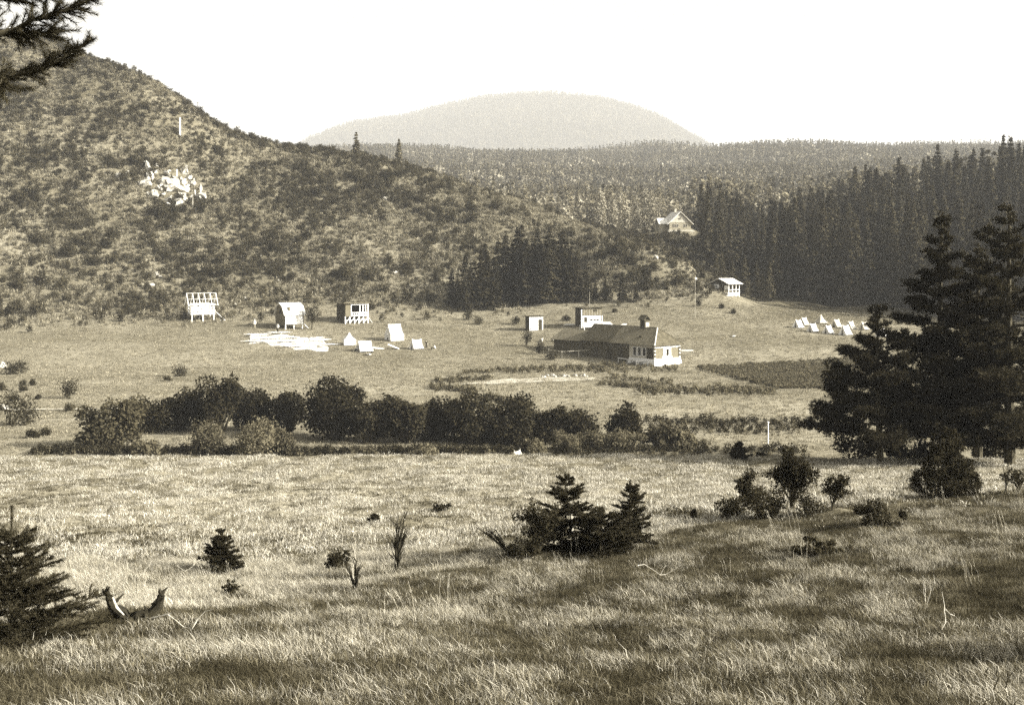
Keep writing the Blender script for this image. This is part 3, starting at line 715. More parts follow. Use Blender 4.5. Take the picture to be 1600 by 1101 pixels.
# ------------------------------------------------------------------ streamside bushes
def build_stream_bushes():
    r = random.Random(9)
    # column, distance, width px, top row, base row, kind, label
    A = [(172, 113, 108, 622, 695, 'mid', 'big round bush at the left end of the streamside thicket'),
         (240, 122, 60, 620, 675, 'dark', 'dark bush just behind the big round one at the left'), (285, 124, 70, 610, 675, 'dark', 'dark bush with a flat top left of the tall alder'),
         (340, 122, 84, 588, 680, 'dark', 'tall dark alder rising left of the middle of the thicket'), (395, 124, 66, 612, 682, 'dark', 'dark bush right of the tall alder'),
         (448, 123, 66, 616, 684, 'dark', 'dark bush left of the broadest, tallest thicket clump'), (522, 118, 104, 594, 690, 'dark', 'broadest dark alder clump in the streamside thicket'),
         (575, 116, 72, 612, 692, 'mid', 'alder leaning on the right flank of the broadest clump'), (637, 116, 78, 610, 692, 'mid', 'speckled leafy tree standing in front of the dark thicket'),
         (612, 121, 60, 624, 690, 'dark', 'dark bush between the broadest clump and the speckled tree'), (690, 118, 70, 622, 694, 'dark', 'dark bush right of the speckled leafy tree'),
         (742, 116, 96, 612, 698, 'dark', 'wide black bush in the middle of the thicket'), (800, 115, 84, 624, 700, 'dark', 'dark bush right of the wide black one'),
         (856, 116, 70, 634, 700, 'dark', 'dark bush behind the left end of the pale willows'), (905, 116, 76, 634, 696, 'dark', 'dark alder behind the middle of the pale willows'),
         (975, 118, 62, 634, 688, 'dark', 'round dark bush standing apart at the right end of the thicket'), (1040, 108, 70, 660, 712, 'mid', 'leafy bush at the right end of the willow row'),
         (320, 105, 74, 664, 708, 'willow', 'pale low willow with a rounded top, left of a pair'), (402, 104, 76, 655, 712, 'willow', 'pale willow, right and taller of a pair'),
         (440, 105, 44, 660, 708, 'willow', 'small pale willow leaning on the taller of the pair'), (226, 103, 56, 684, 714, 'mid', 'low dark bush on the bank below the big round one'),
         (564, 103, 60, 700, 714, 'mid', 'low mound of leaves on the far bank'), (666, 103, 46, 696, 714, 'willow', 'tiny pale willow on the bank in front of the thicket'),
         (838, 105, 62, 686, 712, 'willow', 'pale willow at the left end of the low row'), (884, 106, 66, 676, 712, 'willow', 'pale willow second from the left in the low row'),
         (925, 107, 70, 672, 712, 'willow', 'pale willow with the highest crown in the low row'), (980, 107, 84, 672, 712, 'willow', 'wide pale willow at the right of the low row'),
         (1070, 106, 40, 688, 712, 'willow', 'thin pale bush fading into the bank at the right'), (1075, 112, 34, 676, 700, 'mid', 'small bush on the bank right of the willow row')]
    mk = {'dark': 'alder', 'mid': 'scrub_mid', 'willow': 'willow'}
    for k, (px, d, wpx, top, base, kd, lb) in enumerate(A):
        d = d - 5 if d > 111 else d
        p = at(px, d); wd = wpx / F * d * 1.1; h = (base - top) / F * d * 1.0
        ztop = -(top - HY) / F * d; h = ztop - p.z
        t = thing('streamside_bush', lb, 'bush', p, r.uniform(0, 6), 'bushes along the stream')
        n = int(1200 + 190 * wd * h); n = min(n, 10000)
        f, s = bush_geo(500 + k, wd, h, n, .29 if kd != 'willow' else .2, nl=18 if kd != 'willow' else 7, shell=.45)
        f.build('foliage', M[mk[kd]] if not (kd == 'mid' and k in (0, 7, 8)) else M['scrub_dark'], t); s.build('stem', M['bark'], t)
build_stream_bushes()

# plants in strips: garden beds, field crop, bank herbs
def build_strips():
    r = np.random.default_rng(41)
    pr = [proto_obj(bush_geo(600 + i, .8, .7, 60, .2, nl=3)[0], 'p', M['scrub_mid']) for i in range(2)] + [proto_obj(bush_geo(605, .9, .6, 60, .2, nl=3)[0], 'p', M['crop'])]
    lines = [((712, 583), (1010, 571), 3.0, 150), ((672, 606), (745, 612), 4, 80), ((680, 597), (770, 592), 3, 60), ((800, 580), (1060, 578), 4, 110), ((1000, 611), (1218, 613), 6, 230),
             ((930, 600), (1010, 606), 3, 60), ((1085, 575), (1215, 607), 1.5, 60), ((760, 622), (832, 636), 2.5, 110), ((940, 592), (1050, 600), 3.5, 45)]
    P_ = []
    for a, b, sp, n in lines:
        t = r.uniform(0, 1, n); px = a[0] + (b[0] - a[0]) * t; py = a[1] + (b[1] - a[1]) * t + r.normal(0, sp * .5, n)
        P_ += [tuple(hit(x, y)) for x, y in zip(px, py)]
    scatter('garden_plants', np.array(P_), pr, r, .45, 1.25, 'rows of leafy garden plants in front of the farmhouse', 'plants')
    P_ = []
    for a, b, sp, n in [((1010, 661), (1262, 662), 5, 190), ((1060, 674), (1250, 672), 6, 120), ((1030, 690), (1110, 700), 5, 50)]:
        t = r.uniform(0, 1, n); px = a[0] + (b[0] - a[0]) * t; py = a[1] + (b[1] - a[1]) * t + r.normal(0, sp * .6, n)
        P_ += [tuple(hit(x, y)) for x, y in zip(px, py)]
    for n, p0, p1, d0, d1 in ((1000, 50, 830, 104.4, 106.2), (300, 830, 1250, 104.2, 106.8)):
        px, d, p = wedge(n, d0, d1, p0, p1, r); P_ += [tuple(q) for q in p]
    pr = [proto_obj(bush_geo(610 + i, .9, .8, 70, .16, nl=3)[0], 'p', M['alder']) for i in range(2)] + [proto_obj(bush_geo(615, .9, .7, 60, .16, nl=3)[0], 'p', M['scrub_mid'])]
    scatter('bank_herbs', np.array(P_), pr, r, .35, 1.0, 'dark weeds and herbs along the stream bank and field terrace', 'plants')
    # crop
    pr = [proto_obj(bush_geo(620 + i, .5, .4, 26, .16, nl=2)[0], 'p', M['crop']) for i in range(3)]
    c = [hit(*q) for q in ((1222, 608), (1350, 605), (1352, 557), (1086, 573))]; n = 4200
    u, v = r.uniform(0, 1, n), r.uniform(0, 1, n)
    q = np.array([tuple((c[0] * (1 - a) + c[1] * a) * (1 - b) + (c[3] * (1 - a) + c[2] * a) * b) for a, b in zip(u, v)]); q[:, 2] = ground(q[:, 0], q[:, 1])
    scatter('field_crop', q, pr, r, .7, 1.3, 'dark low crop growing in the field right of the farmhouse', 'crop')
build_strips()

# ------------------------------------------------------------------ conifers: the grove, the wood at the right, ridge trees
def tree_meshes(seeds, H, Rr, m, **kw):
    L = []
    for s in seeds:
        f, t = spruce_geo(s, H, Rr, **kw); L.append((mesh_of(f, 'crown', m), mesh_of(t, 'trunk', M['bark'])))
    return L
def put_tree(pair, p, s, rz, label, group, cat='tree', name='spruce_tree', wide=1.0):
    t = thing(name, label, cat, p, rz, group, (s * wide, s * wide, s)); child('crown', pair[0], t); child('trunk', pair[1], t); return t

def build_conifers():
    r = random.Random(13)
    gm = tree_meshes(range(700, 704), 12.0, 2.3, M['grove'], whorls=26, nb=8, leaf=.75, per=7)
    # grove behind the sheds: column, base row, top row
    G = [(715, 482, 432), (728, 486, 398), (742, 480, 405), (752, 484, 390), (763, 478, 396), (772, 484, 400), (778, 470, 372), (735, 470, 410), (790, 468, 362), (800, 470, 378),
         (808, 474, 352), (822, 476, 372), (833, 474, 366), (815, 462, 350), (846, 474, 378), (856, 474, 366), (866, 472, 372), (874, 470, 362), (884, 468, 372), (893, 472, 384),
         (902, 470, 400), (860, 460, 352), (880, 458, 356), (758, 468, 380), (706, 478, 420), (841, 462, 360)]
    lab = ['dark spruce at the left end of the grove behind the sheds', 'dark spruce in the middle of the grove behind the sheds', 'dark spruce at the right end of the grove behind the sheds']
    for k, (px, b, t_) in enumerate(G):
        p = hit(px, b, 225); h = -(t_ - HY) / F * p.y - p.z
        put_tree(gm[k % 4], p, h / 12, r.uniform(0, 6), lab[0 if px < 783 else 1 if px < 850 else 2], 'spruces of the grove behind the sheds', wide=1.15)
    for px, b, t_, lb in [(917, 471, 424, 'slender young spruce just right of the dark grove'), (946, 470, 430, 'small spruce behind the shed with the mast'),
                          (972, 471, 424, 'broad young spruce standing alone right of the grove'), (994, 471, 442, 'smallest young spruce at the right of the row'), (930, 470, 440, 'thin spruce between two others right of the grove')]:
        p = hit(px, b, 225); h = -(t_ - HY) / F * p.y - p.z
        put_tree(gm[px % 4], p, h / 12, r.uniform(0, 6), lb, 'young spruces right of the grove', wide=1.3)
    # the wood at the right
    wm = tree_meshes(range(720, 728), 24.0, 4.3, M['spruce'], whorls=34, nb=8, leaf=1.15, per=6, bare=.16, droop=.45, power=1.05)
    pts = []; tries = 0
    while len(pts) < 297 and tries < 9000:
        tries += 1
        px = r.uniform(1092, 1720); d = math.sqrt(r.uniform(232 ** 2, 388 ** 2))
        if d < np.interp(px, [1092, 1130, 1200, 1260, 1400, 1460, 1500, 1850], [292, 284, 272, 272, 262, 244, 234, 230]): continue
        p = at(px, d); hs = at(1063, 334); rel = Vector((p.x - hs.x, p.y - hs.y)); al = rel.dot(Vector((math.cos(SUN_BEHIND), -math.sin(SUN_BEHIND)))); pe = abs(rel.dot(Vector((math.sin(SUN_BEHIND), math.cos(SUN_BEHIND)))))
        if -4 < al < 20 and pe < 6: continue
        if all((p.x - q.x) ** 2 + (p.y - q.y) ** 2 > 3.9 ** 2 for q in pts): pts.append(p)
    for k, p in enumerate(pts):
        px = 800 + F * p.x / p.y
        row_ = 'front row' if p.y < 298 else 'second rank' if p.y < 330 else 'middle ranks' if p.y < 372 else 'skyline ranks'
        by = 'beside the gabled house' if px < 1150 else 'behind the porch hut' if px < 1215 else 'left of the white tents' if px < 1260 else 'straight above the white tents' if px < 1335 else 'above the smallest pine' if px < 1420 else 'above the middle pine' if px < 1510 else 'at the right edge'
        lb = 'dark spruce in the %s of the wood %s' % (row_, by)
        put_tree(wm[k % 8], p, r.choice((.8, .86, .9, .95, 1.0, 1.05)) * r.uniform(.95, 1.06) * np.interp(px, [1090, 1150, 1250, 1600], [.66, .76, .9, .97]), r.uniform(0, 6), lb, 'spruces of the right-hand wood', wide=r.uniform(1.0, 1.32))
    # younger, lighter spruces by the porch hut
    ym = tree_meshes(range(740, 743), 12.0, 2.2, M['sprout'], whorls=24, nb=7, leaf=.75, per=6, bare=.12)
    for k, (px, b, t_, lb) in enumerate([(1119, 446, 396, 'dark slim spruce directly behind the porch hut roof'), (1128, 448, 392, 'pale-tipped spruce left of centre behind the porch hut'), (1144, 455, 404, 'pale-tipped spruce behind the middle of the porch hut'),
            (1165, 466, 398, 'tallest pale spruce just right of the porch hut'), (1183, 474, 406, 'spruce second right of the porch hut'), (1192, 476, 420, 'short spruce third right of the porch hut'), (1203, 480, 410, 'spruce at the right end of the group by the porch hut')]):
        p = at(px, 262 + 2 * (k % 3)); h = -(t_ - HY) / F * p.y - p.z
        put_tree(ym[k % 3], p, h / 12, r.uniform(0, 6), lb, 'young spruces by the porch hut', wide=1.1)
    # tall pale trees at the valley mouth left of the gabled house
    bm = []
    for i in range(3):
        f, s = bush_geo(760 + i, 6, 15, 900, .8, lobes=[((0, 0, 8), 2.6), ((.8, 0, 11), 2.0), ((-.8, .4, 5), 2.4), ((0, .5, 13), 1.3), ((.6, -.6, 3.5), 2.0)]); bm.append((mesh_of(f, 'crown', M['far_pale']), mesh_of(s, 'trunk', M['bark'])))
    for k, (px, d, lb) in enumerate([(1020, 352, 'pale slender tree next to the gabled house'), (1008, 360, 'pale tree second left of the gabled house'), (994, 366, 'pale tree third left of the gabled house'), (978, 372, 'pale tree fourth left of the gabled house'), (958, 378, 'pale tree fifth left of the gabled house'),
                                     (938, 384, 'pale tree sixth left of the gabled house')]):
        put_tree(bm[k % 3], at(px, d), r.uniform(.75, 1.0), r.uniform(0, 6), lb, 'pale trees left of the gabled house', name='leafy_tree')
    # trees along the hill skyline
    rm = tree_meshes(range(780, 783), 8.0, 1.3, M['scrub_mid'], whorls=20, nb=7, leaf=.9, per=5, bare=.02)
    for k, (px, top, d, lb, wd) in enumerate([(557, 207, 352, 'tall ragged pine standing above the ridge, left of two', 1.4), (623, 217, 352, 'tall narrow conifer above the ridge, right of two', 1.2), (191, 104, 350, 'small lone tree on the left skyline', 1.0), (183, 113, 350, 'bare thin sapling on the left skyline', .7), (147, 93, 352, 'stubby tree on the skyline beside the pine branch', 1.0),
            (203, 117, 349, 'windblown bushy tree below the lone one on the skyline', 1.6), (222, 128, 349, 'ragged little tree low on the left skyline', 1.5), (235, 142, 348, 'flat bushy tree where the left skyline dips', 2.2)]):
        p = at(px, d); h = max(1.5, -(top - HY) / F * d - p.z) + .6; p.z -= .6
        put_tree(rm[k % 3], p, h / 8, r.uniform(0, 6), lb, 'trees on the skyline of the hill', name='ridge_tree', wide=wd)
    f, s = bush_geo(790, 3.4, 5.0, 900, .25, lobes=[((0, 0, 3.0), 1.4), ((.5, 0, 3.9), 1.0), ((-.6, .2, 3.2), 1.0), ((.5, -.3, 2.2), .9)])
    t = thing('leafy_tree', 'small dark round-crowned tree between the two huts', 'tree', hit(487, 515, 200), 0); f.build('crown', M['alder'], t)
    Geo().tube([(0, 0, -.2), (.1, 0, 1.2), (0, 0, 3)], [.16, .12, .05], 6).build('trunk', M['bark'], t)
build_conifers()

# ------------------------------------------------------------------ buildings
def window(parent, c, wd, h, face, frame='white', name='window', fw=.09):
    """a framed pane on a wall: face is the outward axis ('-x', '-y', ...) in the parent's own space"""
    s = -1 if face[0] == '-' else 1; ax = face[1]
    f = Geo()
    def bx(g, du, dz, su, sz, off, th):
        if ax == 'x': g.box((c[0] + s * off, c[1] + du, c[2] + dz), (th, su, sz))
        else: g.box((c[0] + du, c[1] + s * off, c[2] + dz), (su, th, sz))
    for q in (-1, 1):
        bx(f, q * (wd / 2 + fw / 2), 0, fw, h + 2 * fw, .03, .08); bx(f, 0, q * (h / 2 + fw / 2), wd - .002, fw, .03, .07)
    o = f.build(name, M[frame], parent); p = Geo(); bx(p, 0, 0, wd, h, .012, .03); p.build('pane', M['glass'], o)
    return o
def bars(name, m, parent, L, wd=.12):
    for a, b in L: Geo().bar(a, b, wd).build(name, m, parent)

def farmhouse():
    c = at(1022.7, 187); c.z = -16.7
    t = thing('farmhouse', 'long log farmhouse with hipped shingle roof and white plinth', 'house', c, math.atan2(.658, .753))
    W, L, e, rz = 5.6, 15.3, 3.3, 5.65
    g = Geo().box((W / 2, 2.5, .45), (W + .3, 5.3, 1.3)); v = g.v[0]; v[:4, :2] += np.sign(v[:4, :2] - np.array([W / 2, 2.5])) * .22
    g.build('plinth', M['white'], t)
    Geo().box((W / 2, 2.6, 2.2), (W, 5.2, 2.3)).build('wall', M['board'], t)
    o = Geo().box((W / 2, L / 2 + 2.6, 1.5), (W - .1, L - 5.2, 3.6)).build('log_wall', M['log'], t); o['label'] = 'dark weathered log wall of the long side'
    # whitewashed bands of the lit end
    for cx, cz, sx, sz in ((W / 2, 3.07, W + .04, .62), (W / 2, 1.2, 2.2, .5), (W / 2 - .62, 2.05, .5, 1.5), (W / 2 + .62, 2.05, .5, 1.5)):
        Geo().box((cx, -.02, cz), (sx, .08, sz)).build('whitewash_band', M['white'], t)
    for x in (0, W):
        for k in range(7): Geo().box((x, -.06, 1.25 + k * .27), (.24, .2, .16)).build('log_end', M['log' if k % 2 else 'white'], t)
    window(t, (W / 2, -.07, 2.0), .62, 1.0, '-y')
    Geo().box((-.03, 2.6, 2.2), (.06, 5.2, 2.2)).build('plaster_band', M['old_canvas'], t)
    for y in (2.0, 3.0, 4.0): window(t, (-.07, y, 2.1), .6, 1.2, '-x')
    d = Geo().box((-.09, .85, 1.75), (.08, 1.3, 2.0)).build('door', M['dark_board'], t); Geo().box((-.15, 1.3, 1.7), (.05, .06, .2)).build('handle', M['pale_bark'], d)
    for y in (7.2, 9.6, 12.6): d = Geo().box((-.0, y, 1.3), (.1, .9, 1.9)).build('barn_door', M['dark_board'], t)
    ea, ov = 3.12, .55; m_ = W / 2
    Geo().slab([(-ov, -ov, ea), (W + ov, -ov, ea), (m_, 1.9, rz)], .09).build('hip_roof', M['old_shingle'], t)
    for s, nm in ((0, 'roof'), (1, 'roof')):
        x = -ov if s == 0 else W + ov
        a, b = [(x, -ov, ea), (m_, 1.9, rz), (m_, 9.0, rz), (x, 9.0, ea)], [(x, 9.0, ea + .02), (m_, 9.0, rz + .02), (m_, L + .3, rz + .02), (x, L + .3, ea + .02)]
        if s == 0: a, b = a[::-1], b[::-1]
        Geo().slab(a, .09).build('roof', M['shingle'], t); o = Geo().slab(b, .11).build('roof', M['old_shingle'], t); o['label'] = 'darker, older shingles at the far end of the roof'
    Geo().bar((-ov, -ov, ea + .06), (m_, 1.9, rz + .06), .16, .08).build('hip_cap', M['pale_roof'], t)
    Geo().bar((W + ov, -ov, ea + .06), (m_, 1.9, rz + .06), .14, .08).build('hip_cap', M['shingle'], t)
    Geo().bar((m_, 1.9, rz + .04), (m_, L + .3, rz + .06), .25, .08).build('ridge_cap', M['old_shingle'], t)
    Geo().slab([(0, L, 3.2), (W, L, 3.2), (m_, L, rz - .1)], .1).build('gable', M['dark_board'], t)
    ch = Geo().box((m_, 4.64, rz + .45), (.95, .95, 1.5)).build('chimney', M['dark_board'], t)
    Geo().box((m_ + .1, 4.14, rz + .35), (.75, .08, .8)).build('plaster_face', M['old_canvas'], ch)
    for s in (-1, 1): Geo().slab([(m_ + s * .75, 3.95, rz + 1.1), (m_ + s * .75, 5.35, rz + 1.1), (m_, 5.35, rz + 1.85), (m_, 3.95, rz + 1.85)], .07).build('chimney_hood', M['old_shingle'], ch)
    Geo().box((-.2 + 1.1, 3.6, 4.25), (.4, .5, .4)).build('roof_hatch', M['dark_board'], t)
    # lower barn on the far end
    b = thing('barn', 'lower shingled barn built onto the far end of the farmhouse', 'barn', t.matrix_world @ Vector((0, 0, 0)) if False else c, t.rotation_euler.z)
    y0, y1, ee, rr = L + .35, 22.6, 2.95, 4.55
    Geo().box((W / 2, (y0 + y1) / 2, 1.3), (W - .6, y1 - y0, 3.2)).build('wall', M['log'], b)
    for s in (0, 1):
        x = -.2 if s == 0 else W + .2; p = [(x, y0, ee), (m_, y0, rr), (m_, y1 + .3, rr), (x, y1 + .3, ee)]
        Geo().slab(p[::-1] if s == 0 else p, .09).build('roof', M['shingle'], b)
    for y in (17.0, 18.6, 20.4, 22.0): Geo().box((.28, y, 1.3), (.08, .12, 3.0)).build('post', M['board'], b)
    Geo().slab([(.3, y1, 2.9), (W - .3, y1, 2.9), (m_, y1, rr - .1)], .1).build('gable', M['dark_board'], b)
farmhouse()

def hut_base(name, label, px, py, rz, cat='hut', dmin=200, d=None):
    p = hit(px, py, dmin) if d is None else at(px, d)
    return thing(name, label, cat, p, R(rz))

def timber_frame():
    t = hut_base('timber_frame', 'bare white timber frame of an unfinished hut on stilts', 300, 503, 24, 'frame')
    W, D, f0, ea, rd = 4.0, 3.6, 1.5, 3.25, 5.2; nw = M['new_wood']
    for x in (0, W / 2, W):
        for y in (0, D): Geo().box((x, y, ea / 2 - .1), (.16, .16, ea + .2)).build('post', nw, t)
    for z, th in ((f0, .3), (2.15, .28), (2.7, .2), (ea, .2)):
        for y in (-.06, D + .06): Geo().box((W / 2, y, z), (W + .5, .1, th)).build('beam', nw, t)
        for x in (-.06, W + .06): Geo().box((x, D / 2, z), (.1, D, th)).build('beam', nw, t)
    for x in (.7, 1.35, 2.7, 3.4): Geo().box((x, -.02, 2.35), (.12, .1, 1.7)).build('stud', nw, t)
    Geo().box((W / 2, D / 2, f0 + .2), (W, D, .08)).build('floor', nw, t)
    for x in np.linspace(-.7, W + .7, 6):
        for y, s in ((-.55, 1), (D + .55, -1)): Geo().bar((x, y, ea - .25), (x, D / 2, rd), .11).build('rafter', nw, t)
    for u in (0.03, .5, 1.0):
        y = -.55 + (D / 2 + .55) * u; z = ea - .25 + (rd - ea + .25) * u
        Geo().bar((-.8, y, z + .1), (W + .8, y, z + .1), .11, .06).build('roof_batten', nw, t)
    Geo().bar((W + .1, .4, f0 + .6), (W + 2.2, .2, .2), .35, .1).build('ramp', nw, t); Geo().box((W + 1.7, .1, .2), (.9, .5, .25)).build('step', nw, t)
timber_frame()

def white_hut():
    t = hut_base('white_roofed_hut', 'hut on stilts with bright white roof and brown gable', 445, 515, 36, 'hut')
    W, D, f0 = 3.7, 4.0, 1.0
    prof = [(-.35, 2.55), (.75, 4.15), (2.0, 4.75), (D - .75, 4.15), (D + .35, 2.4)]
    for x in (.2, W / 2, W - .2):
        for y in (.15, D - .3): Geo().box((x, y, .45), (.17, .17, 1.3)).build('stilt', M['new_wood'], t)
    Geo().box((W / 2, .0, 1.75), (W - .2, .12, 1.6)).build('front_wall', M['white'], t)
    Geo().box((W / 2, D - .1, 1.75), (W - .2, .12, 1.6)).build('back_wall', M['board'], t)
    for x in (.06, W - .06):
        g = Geo(); v = [(x, .06, 2.52), (x, D - .16, 2.5)]
        poly = [(x, .07, f0 - .1), (x, D - .17, f0 - .1), (x, D + .1, 2.5), (x, D - .75, 4.02), (x, 2.0, 4.6), (x, .75, 4.02), (x, -.1, 2.5)]
        n = len(poly); off = (.1, 0, 0); V = poly + [(a + .1, b, c_) for a, b, c_ in poly]; c1 = len(V); V += [(x, 2, 2.6), (x + .1, 2, 2.6)]
        g.add(V, [(i, (i + 1) % n, c1) for i in range(n)] + [(n + (i + 1) % n, n + i, c1 + 1) for i in range(n)]); g.build('gable_wall', M['board'], t)
    for (y0, z0), (y1, z1) in zip(prof[:-1], prof[1:]):
        Geo().slab([(-.25, y0, z0), (W + .35, y0, z0), (W + .35, y1, z1), (-.25, y1, z1)], .09).build('roof', M['pale_roof'], t)
    window(t, (.05, 2.0, 3.1), .45, .5, '-x', 'dark_board')
    for x in (.9, 1.4, 1.9, 2.4): Geo().box((x, -.075, 2.1), (.3, .03, .35)).build('shutter', M['old_canvas'], t)
    Geo().box((W / 2, D / 2, f0), (W, D - .3, .12)).build('floor', M['board'], t)
    Geo().bar((W + .1, .3, 1.0), (W + 1.0, .2, .1), .5, .08).build('ramp', M['new_wood'], t)
    Geo().box((1.0, .3, 3.7), (.35, .35, .7)).build('chimney', M['board'], t)
white_hut()

def porch_shed():
    t = hut_base('stilted_shed', 'brown shed with white lattice porch on stilts beside the tents', 539, 506, 27, 'shed')
    W, D, f0, hf, hb = 4.5, 4.6, 1.35, 3.95, 3.3
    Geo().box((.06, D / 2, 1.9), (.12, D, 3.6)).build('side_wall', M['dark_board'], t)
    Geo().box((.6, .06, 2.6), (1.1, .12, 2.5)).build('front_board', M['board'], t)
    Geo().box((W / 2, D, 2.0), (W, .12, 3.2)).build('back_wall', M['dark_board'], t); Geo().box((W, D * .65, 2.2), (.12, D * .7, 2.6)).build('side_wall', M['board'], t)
    Geo().slab([(-.4, -.5, hf), (W + .3, -.5, hf), (W + .3, D + .3, hb), (-.4, D + .3, hb)], .14).build('roof', M['shingle'], t)
    Geo().box((W / 2, D / 2, f0), (W, D, .12)).build('floor', M['board'], t)
    for x in (1.2, 2.9, 3.5, 4.0, W): Geo().box((x, -.02, 2.0 + .6), (.15, .15, 2.55)).build('porch_post', M['white'], t)
    for z in (1.5, 2.05, 3.55): Geo().box((2.85, -.05, z), (3.4, .1, .16)).build('rail', M['white'], t)
    for k in range(9): Geo().box((1.4 + k * .38, -.04, 1.78), (.1, .08, .5)).build('baluster', M['white'], t)
    for x in np.linspace(.05, W, 6): Geo().box((x, -.02, .6), (.16, .16, 1.5)).build('stilt', M['white'], t)
    for a in range(5):
        x0, x1 = np.linspace(.05, W, 6)[a:a + 2]; Geo().bar((x0, -.05, .05), (x1, -.05, 1.25), .09).build('brace', M['white'], t); Geo().box(((x0 + x1) / 2, -.05, .7), (x1 - x0, .07, .1)).build('rail', M['white'], t)
    Geo().bar((W + .1, .3, 1.3), (W + .9, .1, .1), .3, .08).build('ladder', M['new_wood'], t)
porch_shed()

def small_shed():
    t = hut_base('small_shed', 'small white-fronted shed with dark flat roof and doorway', 827, 517, 16, 'shed')
    W, D = 2.6, 2.4
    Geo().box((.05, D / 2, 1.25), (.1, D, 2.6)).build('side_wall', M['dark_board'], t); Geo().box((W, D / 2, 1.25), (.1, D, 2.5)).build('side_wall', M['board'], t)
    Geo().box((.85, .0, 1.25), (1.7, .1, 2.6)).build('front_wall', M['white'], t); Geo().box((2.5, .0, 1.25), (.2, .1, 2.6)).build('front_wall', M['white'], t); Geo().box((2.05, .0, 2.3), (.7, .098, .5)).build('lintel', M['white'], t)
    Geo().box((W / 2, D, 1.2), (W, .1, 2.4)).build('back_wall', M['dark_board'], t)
    Geo().box((2.05, .06, .95), (.68, .06, 1.95)).build('door', M['dark_board'], t); Geo().box((.85, -.07, 1.75), (1.65, .05, .07)).build('batten', M['old_canvas'], t)
    Geo().slab([(-.7, -.3, 2.78), (W + .2, -.3, 2.78), (W + .2, D + .3, 2.55), (-.7, D + .3, 2.55)], .1).build('roof', M['dark_board'], t)
small_shed()

def mast_shed():
    t = hut_base('boarded_shed', 'two-storey shed, white below, boarded above, behind the farmhouse', 908, 512, 14, 'shed')
    W, D = 3.9, 3.6
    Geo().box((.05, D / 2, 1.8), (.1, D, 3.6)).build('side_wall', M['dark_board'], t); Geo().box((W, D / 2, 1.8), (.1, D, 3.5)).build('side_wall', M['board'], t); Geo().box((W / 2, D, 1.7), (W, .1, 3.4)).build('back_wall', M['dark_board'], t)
    Geo().box((W / 2 + .15, 0, 1.05), (W - .3, .12, 2.2)).build('lower_wall', M['white'], t); Geo().box((W / 2 + .15, -.03, 2.85), (W - .3, .14, 1.3)).build('upper_wall', M['board'], t)
    Geo().box((.0, -.25, 1.6), (.18, .18, 3.4)).build('post', M['white'], t); Geo().box((W + .05, -.12, 1.1), (.14, .14, 2.2)).build('post', M['white'], t)
    Geo().box((.85, -.08, 1.35), (.5, .06, 1.1)).build('door', M['dark_board'], t)
    for x in (1.9, 2.5, 3.1): window(t, (x, -.075, 1.45), .42, .28, '-y', fw=.05)
    window(t, (2.7, -.115, 3.1), .6, .22, '-y', 'board', fw=.04)
    Geo().slab([(-.5, -.5, 3.75), (W + .5, -.5, 3.75), (W + .5, D + .3, 3.55), (-.5, D + .3, 3.55)], .1).build('roof', M['dark_board'], t)
    for k in range(7): Geo().box((.55 + k * .5, -.11, 2.85), (.05, .03, 1.28)).build('batten', M['old_canvas'], t)
    m_ = thing('thin_mast', 'thin mast rising behind the two-storey shed', 'mast', at(921, 228), 0); zt = -(456 - HY) / F * 228 - m_.location.z
    Geo().tube([(0, 0, -.2), (.02, 0, zt)], [.06, .03], 6).build('pole', M['pale_bark'], m_); Geo().tube([(-.1, 0, zt * .55), (.1, 0, zt * .55)], [.04, .04], 5).build('bracket', M['pale_bark'], m_)
    q = hut_base('open_shelter', 'low shelter with bright pale roof behind the farmhouse ridge', 912, 519, 16, 'shelter', dmin=200)
    for x, y in ((.2, .2), (5.6, .2), (.2, 2.6), (5.6, 2.6)): Geo().box((x, y, .4), (.14, .14, 1.4)).build('post', M['new_wood'], q)
    Geo().slab([(0, 0, .95), (5.9, 0, .95), (6.1, 2.9, 1.6), (.9, 2.9, 1.6)], .1).build('roof', M['pale_roof'], q)
mast_shed()

